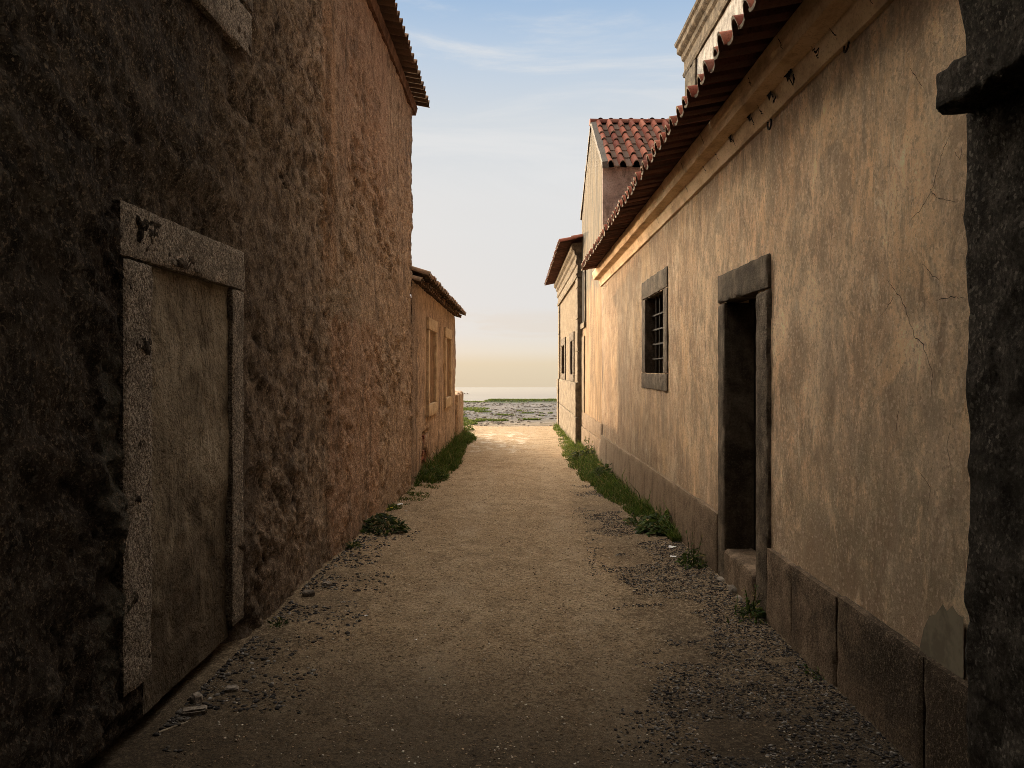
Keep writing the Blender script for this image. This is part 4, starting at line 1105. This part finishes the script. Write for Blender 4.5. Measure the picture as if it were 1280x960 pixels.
def weed(loc, w, h, n, leaf, mat, label, seed, group=None, stalks=0, flat=False):
    rng = np.random.default_rng(seed)
    mb = MB(); loc = np.array(loc, float)
    for _ in range(n):
        a = rng.random() * 2 * math.pi; r = math.sqrt(rng.random()) * w / 2
        L = leaf * (.6 + .8 * rng.random()); wd = L * (.26 + .2 * rng.random())
        zz = h * (1 - (r / (w / 2 + 1e-6)) ** 1.5) * (.15 + .85 * rng.random())
        p = loc + np.array([r * math.cos(a) * .7, r * math.sin(a), zz])
        a2 = a + rng.normal(0, .9); el = rng.uniform(-.2, .9)
        d = np.array([math.cos(a2) * math.cos(el), math.sin(a2) * math.cos(el), math.sin(el)])
        sd = np.cross(d, [0, 0, 1.0]); sd /= np.linalg.norm(sd) + 1e-9
        tw = rng.normal(0, .5); up = np.cross(sd, d); sd = sd * math.cos(tw) + up * math.sin(tw)
        m = p + d * L * .5; tip = p + d * L + np.array([0, 0, -.25 * L])
        mb.add([p, m + sd * wd / 2, tip, m - sd * wd / 2, m + up * .08 * L], [(0, 1, 4), (1, 2, 4), (2, 3, 4), (3, 0, 4)])
    for _ in range(stalks):
        a = rng.random() * 2 * math.pi; t = loc + np.array([math.cos(a) * w * .12, math.sin(a) * w * .2, 0])
        tip = t + np.array([rng.normal(0, .04), rng.normal(0, .05), h * rng.uniform(1.1, 1.7)])
        mb.add(*tube([t, (t + tip) / 2 + rng.normal(0, .01, 3), tip], [.004, .003, .0015], 4))
        for k in range(7):
            q = t + (tip - t) * rng.uniform(.3, 1); d = rng.normal(0, 1, 3); d /= np.linalg.norm(d); L = leaf * .6
            sd = np.cross(d, [0, 0, 1.0]); sd /= np.linalg.norm(sd) + 1e-9
            mb.add([q, q + d * L * .5 + sd * L * .18, q + d * L, q + d * L * .5 - sd * L * .18], [(0, 1, 2, 3)])
    # crown of blades at the root so that it sits in the ground
    P = loc + np.stack([rng.normal(0, w * .16, 40), rng.normal(0, w * .26, 40), np.full(40, -.01)], -1)
    mb.add(*blades(P, h * .8, .010, .8, rng))
    o = mb.build('weed', mat, loc=tuple(loc), smooth=False)
    return tag(o, label, 'weed', group)
gw = 'weeds at the foot of the walls'
def gp(x, y, dz=0): return (x, y, float(pathz(x, y)) + dz)
weed(gp(-1.40, 8.35), .62, .17, 330, .085, MT['weed_dark'], 'widest dark low weed clump against the tall left wall', 1, gw)
weed(gp(-1.52, 7.35), .22, .09, 60, .05, MT['weed_dark'], 'small dark weed in front of the wide clump at the left wall', 2, gw)
weed(gp(1.46, 6.62), .30, .17, 150, .055, MT['weed'], 'round green weed beside the far jamb of the right doorway', 3, gw, 4)
weed(gp(1.50, 5.12), .26, .12, 110, .05, MT['weed'], 'weed with tall thin stalk below the doorway threshold on the right', 4, gw, 6)
weed(gp(1.49, 8.25), .55, .20, 230, .11, MT['weed'], 'broad leaved weed by the right plinth nearer than the grass strip', 5, gw)
weed(gp(1.30, 8.7), .30, .10, 90, .07, MT['weed'], 'low leafy weed spreading out from the right plinth onto gravel', 6, gw)
weed(gp(1.48, 13.2), .5, .26, 200, .13, MT['weed_dark'], 'dark spiky weed standing in the right grass strip', 7, gw)
weed(gp(1.42, 16.3), .8, .30, 260, .13, MT['weed_dark'], 'bushy weed against the plinth of the gabled house', 8, gw, 6)
weed(gp(-1.40, 13.2), .7, .20, 240, .09, MT['weed'], 'leafy weed at the near end of the left grass strip', 9, gw)
weed(gp(-1.62, 25.8), .6, .32, 260, .08, MT['turf'], 'yellow green bush beyond the garden wall stub', 10, gw, 5)
weed(gp(1.55, 4.15), .18, .05, 30, .035, MT['weed'], 'tiny weed at the foot of the right plinth nearest the gate', 11, gw)
weed(gp(-1.48, 4.95), .14, .05, 26, .035, MT['weed_dark'], 'tiny weed among stones at the foot of the tall left wall', 12, gw)

# ------------------------------------------------------------------ pebbles and stones
PH = [np.array([(0, 0, 1), (.9, 0, .35), (.28, .86, .35), (-.73, .53, .35), (-.73, -.53, .35), (.28, -.86, .35), (.73, .53, -.35), (-.28, .86, -.35), (-.9, 0, -.35), (-.28, -.86, -.35), (.73, -.53, -.35), (0, 0, -1)], float)]
PF = [(0, 1, 2), (0, 2, 3), (0, 3, 4), (0, 4, 5), (0, 5, 1), (1, 6, 2), (2, 7, 3), (3, 8, 4), (4, 9, 5), (5, 10, 1), (6, 7, 2), (7, 8, 3), (8, 9, 4), (9, 10, 5), (10, 6, 1), (11, 7, 6), (11, 8, 7), (11, 9, 8), (11, 10, 9), (11, 6, 10)]
def pebbles(x, y, s, rng):
    n = len(x); base = PH[0]
    V = base[None] * (1 + rng.normal(0, .16, (n, 12, 1)))
    sc = np.stack([s * (.8 + .7 * rng.random(n)), s * (.7 + .5 * rng.random(n)), s * (.4 + .35 * rng.random(n))], -1)
    V = V * sc[:, None, :]
    a = rng.random(n) * 2 * np.pi; ca, sa = np.cos(a)[:, None], np.sin(a)[:, None]
    Vx = V[..., 0] * ca - V[..., 1] * sa; Vy = V[..., 0] * sa + V[..., 1] * ca
    z = pathz(x, y) + sc[:, 2] * .25
    V = np.stack([Vx + x[:, None], Vy + y[:, None], V[..., 2] + z[:, None]], -1)
    F = (np.arange(n)[:, None, None] * 12 + np.array(PF)[None]).reshape(-1, 3)
    return V.reshape(-1, 3), F.tolist()
rng = np.random.default_rng(77)
n = 38000
y = 2.9 + 9.5 * rng.random(n) ** 1.35
edge = np.interp(y, [2.9, 4, 6, 8, 10, 12], [.72, .72, .80, .95, 1.0, 1.1])
x = 1.56 - (1.56 - edge + .35 * rng.random(n)) * rng.random(n) ** 1.15
k = (fbm(x, y, 0, .5, 3, 78) > -.38 + .5 * (1.56 - x)) ; x, y = x[k], y[k]
s = .0028 + .0070 * rng.random(len(x)) ** 2.8
V, F = pebbles(x, y, s, rng)
tag(mk('gravel', V, F, MT['pebble'], angle=None), 'grey pebbles strewn along the foot of the right wall', 'gravel', kind='stuff')
n = 5200
y = 2.9 + 5.5 * rng.random(n) ** 1.3
x = -1.55 + .55 * rng.random(n) ** 1.8
k = fbm(x, y, 0, .35, 3, 79) > -.15 + .4 * (x + 1.5); x, y = x[k], y[k]
s = .003 + .012 * rng.random(len(x)) ** 3
V, F = pebbles(x, y, s, rng)
tag(mk('gravel', V, F, MT['pebble'], angle=None), 'grey pebbles strewn along the foot of the left wall', 'gravel', kind='stuff')
n = 30000
y = 2.9 + 14 * rng.random(n) ** 1.7; x = -1.4 + 2.7 * rng.random(n)
s = .0015 + .0055 * rng.random(n) ** 4
V, F = pebbles(x, y, s, rng)
M_ = Mat('sandy_grit'); M_f = M_.fin(M_.ramp(M_.rand, [(0, (.07, .05, .035)), (.4, (.17, .12, .075)), (.8, (.29, .21, .14)), (1, (.55, .5, .42))]), None, .9)
tag(mk('grit', V, F, M_f, angle=None), 'scattered sandy grit over the middle of the path', 'grit', kind='stuff')

n = 2600
y = 29.2 + 30 * rng.random(n); x = -4.5 + 8.5 * rng.random(n)
k = fbm(x, y, 0, 1.5, 3, 91) > -.1; x, y = x[k], y[k]
V, F = pebbles(x, y, .02 + .07 * rng.random(len(x)) ** 2.5, rng)
zz, _ = gh(x, y); V[:, 2] += np.repeat(zz - pathz(x, y), 12)
tag(mk('gravel', V, F, MT['rock'], angle=None), 'scattered stones on the grey clifftop beyond the alley', 'gravel', kind='stuff')
def stone(x, y, sx, sy, sz, label, seed, rot=0.0):
    V, F = rough_box(-sx, sx, -sy, sy, -sz, sz, min(sx, sy, sz) / 2.2, min(sx, sy, sz) * .22, max(sx, sy) * .7, min(sx, sy, sz) * .5, seed)
    c, s_ = math.cos(rot), math.sin(rot)
    V = np.stack([V[:, 0] * c - V[:, 1] * s_, V[:, 0] * s_ + V[:, 1] * c, V[:, 2]], -1)
    b = np.array([x, y, float(pathz(x, y)) + sz * .55])
    tag(mk('stone', V + b, F, MT['rock'], loc=tuple(b)), label, 'stone', 'loose stones by the left wall')
stone(-1.475, 3.66, .055, .028, .018, 'flat brown stone lying lowest at the foot of the left wall', 5, .35)
stone(-1.515, 3.78, .026, .024, .026, 'squarish grey stone just behind the flat brown one', 6, .8)
stone(-1.40, 3.93, .03, .024, .014, 'small dark stone farther along past the squarish grey one', 7, .2)
stone(-1.47, 5.65, .04, .03, .02, 'pale stone in the pebble heap past the walled up doorway', 8, .5)
stone(-1.40, 5.9, .034, .026, .018, 'grey stone at the far end of the left pebble heap', 9, 1.1)
o = mk('twig', *tube([(-1.545, 3.45, .035), (-1.50, 3.53, .03), (-1.46, 3.60, .022)], [.004, .004, .003], 5), MT['twig'], loc=(-1.5, 3.53, .01))
tag(o, 'thin pale stick lying against the left wall near the flat brown stone', 'stick')

def scrap(x, y, s, label, seed, mat='paper'):
    rng = np.random.default_rng(seed); n = 5
    u, v = np.meshgrid(np.linspace(-1, 1, n), np.linspace(-1, 1, n), indexing='ij')
    z = .35 * fbm(u, v, 0, .9, 2, seed) + .3
    V = np.stack([u * s + .2 * s * v, v * s * .6, z * s], -1).reshape(-1, 3) + np.array([x, y, float(pathz(x, y)) + .004])
    tag(mk('paper_scrap', V, grid_faces(n, n), MT[mat], loc=(x, y, float(pathz(x, y)))), label, 'litter', 'scraps of litter in the alley')
scrap(-1.48, 10.1, .035, 'white scrap on bare earth between the left weed clump and grass', 21)
scrap(-1.33, 9.6, .016, 'tiny white speck of litter just past the left weed clump', 22)
scrap(1.43, 7.35, .034, 'bluish white scrap lying in the right grass just past the doorway', 23)
scrap(1.36, 6.95, .026, 'white scrap on the gravel in front of the round right weed', 24)
scrap(-.99, 5.25, .010, 'small white speck on the left half of the bare path', 25)
scrap(-.60, 4.75, .008, 'small white speck near the middle of the path', 26)
for k, (x, y) in enumerate(((-1.42, 9.0), (-1.44, 8.85))):
    b = np.array([x, y, float(pathz(x, y))]); mb = MB()
    st = b + np.array([.01, 0, .14]); mb.add(*tube([b, (b + st) / 2, st], .002, 4))
    o = mb.build('wild_flower', MT['weed'], loc=tuple(b), smooth=False)
    tag(o, ['yellow flower behind the left weed clump, the farther of two', 'yellow flower behind the left weed clump, the nearer of two'][k], 'flower', 'yellow wild flowers')
    fl = MB()
    for q in range(6):
        a = q * math.pi / 3; d = np.array([math.cos(a), math.sin(a), .25]); sd = np.array([-math.sin(a), math.cos(a), 0])
        fl.add([st, st + d * .012 + sd * .006, st + d * .02, st + d * .012 - sd * .006], [(0, 1, 2, 3)])
    fl.build('petals', MT['petal'], o, smooth=False)

# ------------------------------------------------------------------ boat far out
bx, by, bz = -126.0, 2010.0, -60.0
B = thing('boat', 'small dark boat far out on the pale sea by the garden wall stub', 'boat', (bx, by, bz))
ln = np.linspace(-7, 7, 15); V = []
for u in ln:
    wv = 1.9 * (1 - max(0, (-u - 1) / 6.2) ** 2.2) * (1 if u < 6 else .9); sh = 1.1 + 1.5 * max(0, (-u - 1) / 6) ** 2
    for a in np.linspace(-1, 1, 7): V.append((bx + u, by + a * wv, bz + sh - (1 - a * a) * (sh + .4)))
n = 7; F = [(i * n + j, (i + 1) * n + j, (i + 1) * n + j + 1, i * n + j + 1) for i in range(14) for j in range(6)] + [(i * n, i * n + 6, (i + 1) * n + 6, (i + 1) * n) for i in range(14)] + [tuple(14 * n + j for j in range(7))]
mk('hull', V, F, MT['hull'], B)
V, F = plain_box(bx + .5, bx + 3.5, by - 1.1, by + 1.1, bz + .9, bz + 2.2); mk('cabin', V, F, MT['cabin'], B, smooth=False)

# ------------------------------------------------------------------ camera, sun, sky
cam = bpy.data.cameras.new('camera'); co_ = bpy.data.objects.new('camera', cam); C.objects.link(co_)
co_.location = (0, 0, EYE); co_.rotation_euler = (R(90), 0, 0)
cam.sensor_width = 36; cam.lens = 28.125; cam.shift_x = -6 / 1280; cam.shift_y = -18 / 1280
cam.clip_start = .05; cam.clip_end = 20000
bpy.context.scene.camera = co_

AZ, EL = R(21), R(2.3)
to_sun = Vector((-math.sin(AZ) * math.cos(EL), math.cos(AZ) * math.cos(EL), math.sin(EL)))
sl = bpy.data.lights.new('sun', 'SUN'); sl.energy = 6.0; sl.angle = R(.6); sl.color = (1.0, .63, .33)
so = bpy.data.objects.new('sun', sl); C.objects.link(so)
so.rotation_euler = to_sun.to_track_quat('Z', 'Y').to_euler(); so.location = (-20, 50, 20)

W = bpy.data.worlds.new('World'); W.cycles.sampling_method = 'MANUAL'; W.cycles.sample_map_resolution = 1024; bpy.context.scene.world = W; W.use_nodes = True
t = W.node_tree; t.nodes.clear()
class WM(Mat):
    CON = 1.0
    def __init__(self): self.t = t
M = WM()
out = t.nodes.new('ShaderNodeOutputWorld'); bg = t.nodes.new('ShaderNodeBackground')
sky = t.nodes.new('ShaderNodeTexSky'); sky.sky_type = 'NISHITA'; sky.sun_disc = False
sky.sun_elevation = EL; sky.sun_rotation = -AZ; sky.altitude = 100; sky.dust_density = 2.0
tc = t.nodes.new('ShaderNodeTexCoord'); d = tc.outputs['Generated']
sp = t.nodes.new('ShaderNodeSeparateXYZ'); t.links.new(d, sp.inputs[0])
dx, dy, dz = sp.outputs
# thin high cloud and sea haze, with an unseen overhead glow added as fill
SKY_LOW = M.ramp(M.map(dz, -.05, .45, 0, 1, False), [
    (.0, (.70, .58, .42)), (.07, (.77, .65, .47)), (.115, (.82, .70, .51)), (.145, (.84, .77, .65)), (.19, (.80, .785, .75)), (.26, (.785, .78, .775)),
    (.52, (.78, .785, .79)), (.70, (.68, .73, .78)), (.84, (.52, .64, .79)), (.94, (.38, .54, .76)), (1.0, (.30, .47, .72))])
high = M.map(dz, .46, .72)
L = Vector((-.42, .38, .82)).normalized()
dl_ = M.math('ADD', M.math('ADD', M.math('MULTIPLY', dx, L.x), M.math('MULTIPLY', dy, L.y)), M.math('MULTIPLY', dz, L.z))
glow = M.map(dl_, .35, .98, .12, 1.0)
KEY = 6.0
hc = M.mix(glow, (.0, .0, .0), (1.0 * KEY, .91 * KEY, .79 * KEY))
col = M.mix(high, SKY_LOW, hc)
# aureole of the low sun, an added glow lobe lighting the right wall
hl = M.math('SQRT', M.math('ADD', M.math('ADD', M.math('MULTIPLY', dx, dx), M.math('MULTIPLY', dy, dy)), 1e-6))
sa = M.math('DIVIDE', dx, hl)
au = M.math('MULTIPLY', M.math('MULTIPLY', M.map(sa, -.16, -.42), M.map(sa, -.80, -.58)), M.math('MULTIPLY', M.map(dz, .62, .28), M.map(dy, .0, .2)))
au = M.math('MULTIPLY', au, M.map(dz, -.02, .04))
AUR = 72.0
dotp = M.math('ADD', M.math('MULTIPLY', dx, float(to_sun.x)), M.math('MULTIPLY', dy, float(to_sun.y)))
fall = M.map(dotp, -.6, .6, .62, 1.0)
# cirrus
cv = M.scl((1.0, .5, 5.5), d)
n1 = t.nodes.new('ShaderNodeMapping'); n1.inputs['Rotation'].default_value = (0, R(-14), R(12)); t.links.new(cv, n1.inputs[0])
ci = M.noise(2.3, 7, .62, n1.outputs[0], .9)
ci2 = M.noise(5.0, 6, .6, M.scl((1, .6, 5.0), d), .4)
cf = M.math('MULTIPLY', M.map(ci, .38, .66), M.math('MULTIPLY', M.map(dz, .12, .26), M.map(dz, .6, .46)))
col = M.mix(M.math('MULTIPLY', cf, .9), col, (.80, .81, .82))
lowc = M.math('MULTIPLY', M.map(ci2, .52, .64), M.math('MULTIPLY', M.map(dz, .015, .04), M.map(dz, .085, .06)))
col = M.mix(M.math('MULTIPLY', lowc, .22), col, (.78, .62, .46))
SK = .1
col = M.mix(1.0, col, M.mix(au, (.0, .0, .0), (1.0 * AUR, .84 * AUR, .62 * AUR)), 'ADD')
col = M.mix(M.math('MULTIPLY', fall, 1.0), (.1, .1, .1), M.mix(1.0, col, (1 / SK, 1 / SK, 1 / SK), 'MULTIPLY'))
veil = M.mix(.94, sky.outputs[0], col)
t.links.new(veil, bg.inputs[0]); bg.inputs[1].default_value = SK
t.links.new(bg.outputs[0], out.inputs[0])

sc = bpy.context.scene
sc.render.engine = 'CYCLES'
sc.cycles.use_denoising = True; sc.cycles.denoising_prefilter = 'NONE'; sc.cycles.filter_width = .9
sc.cycles.max_bounces = 8; sc.cycles.diffuse_bounces = 5
sc.view_settings.view_transform = 'Standard'; sc.view_settings.look = 'None'
sc.view_settings.exposure = 0; sc.view_settings.gamma = 1
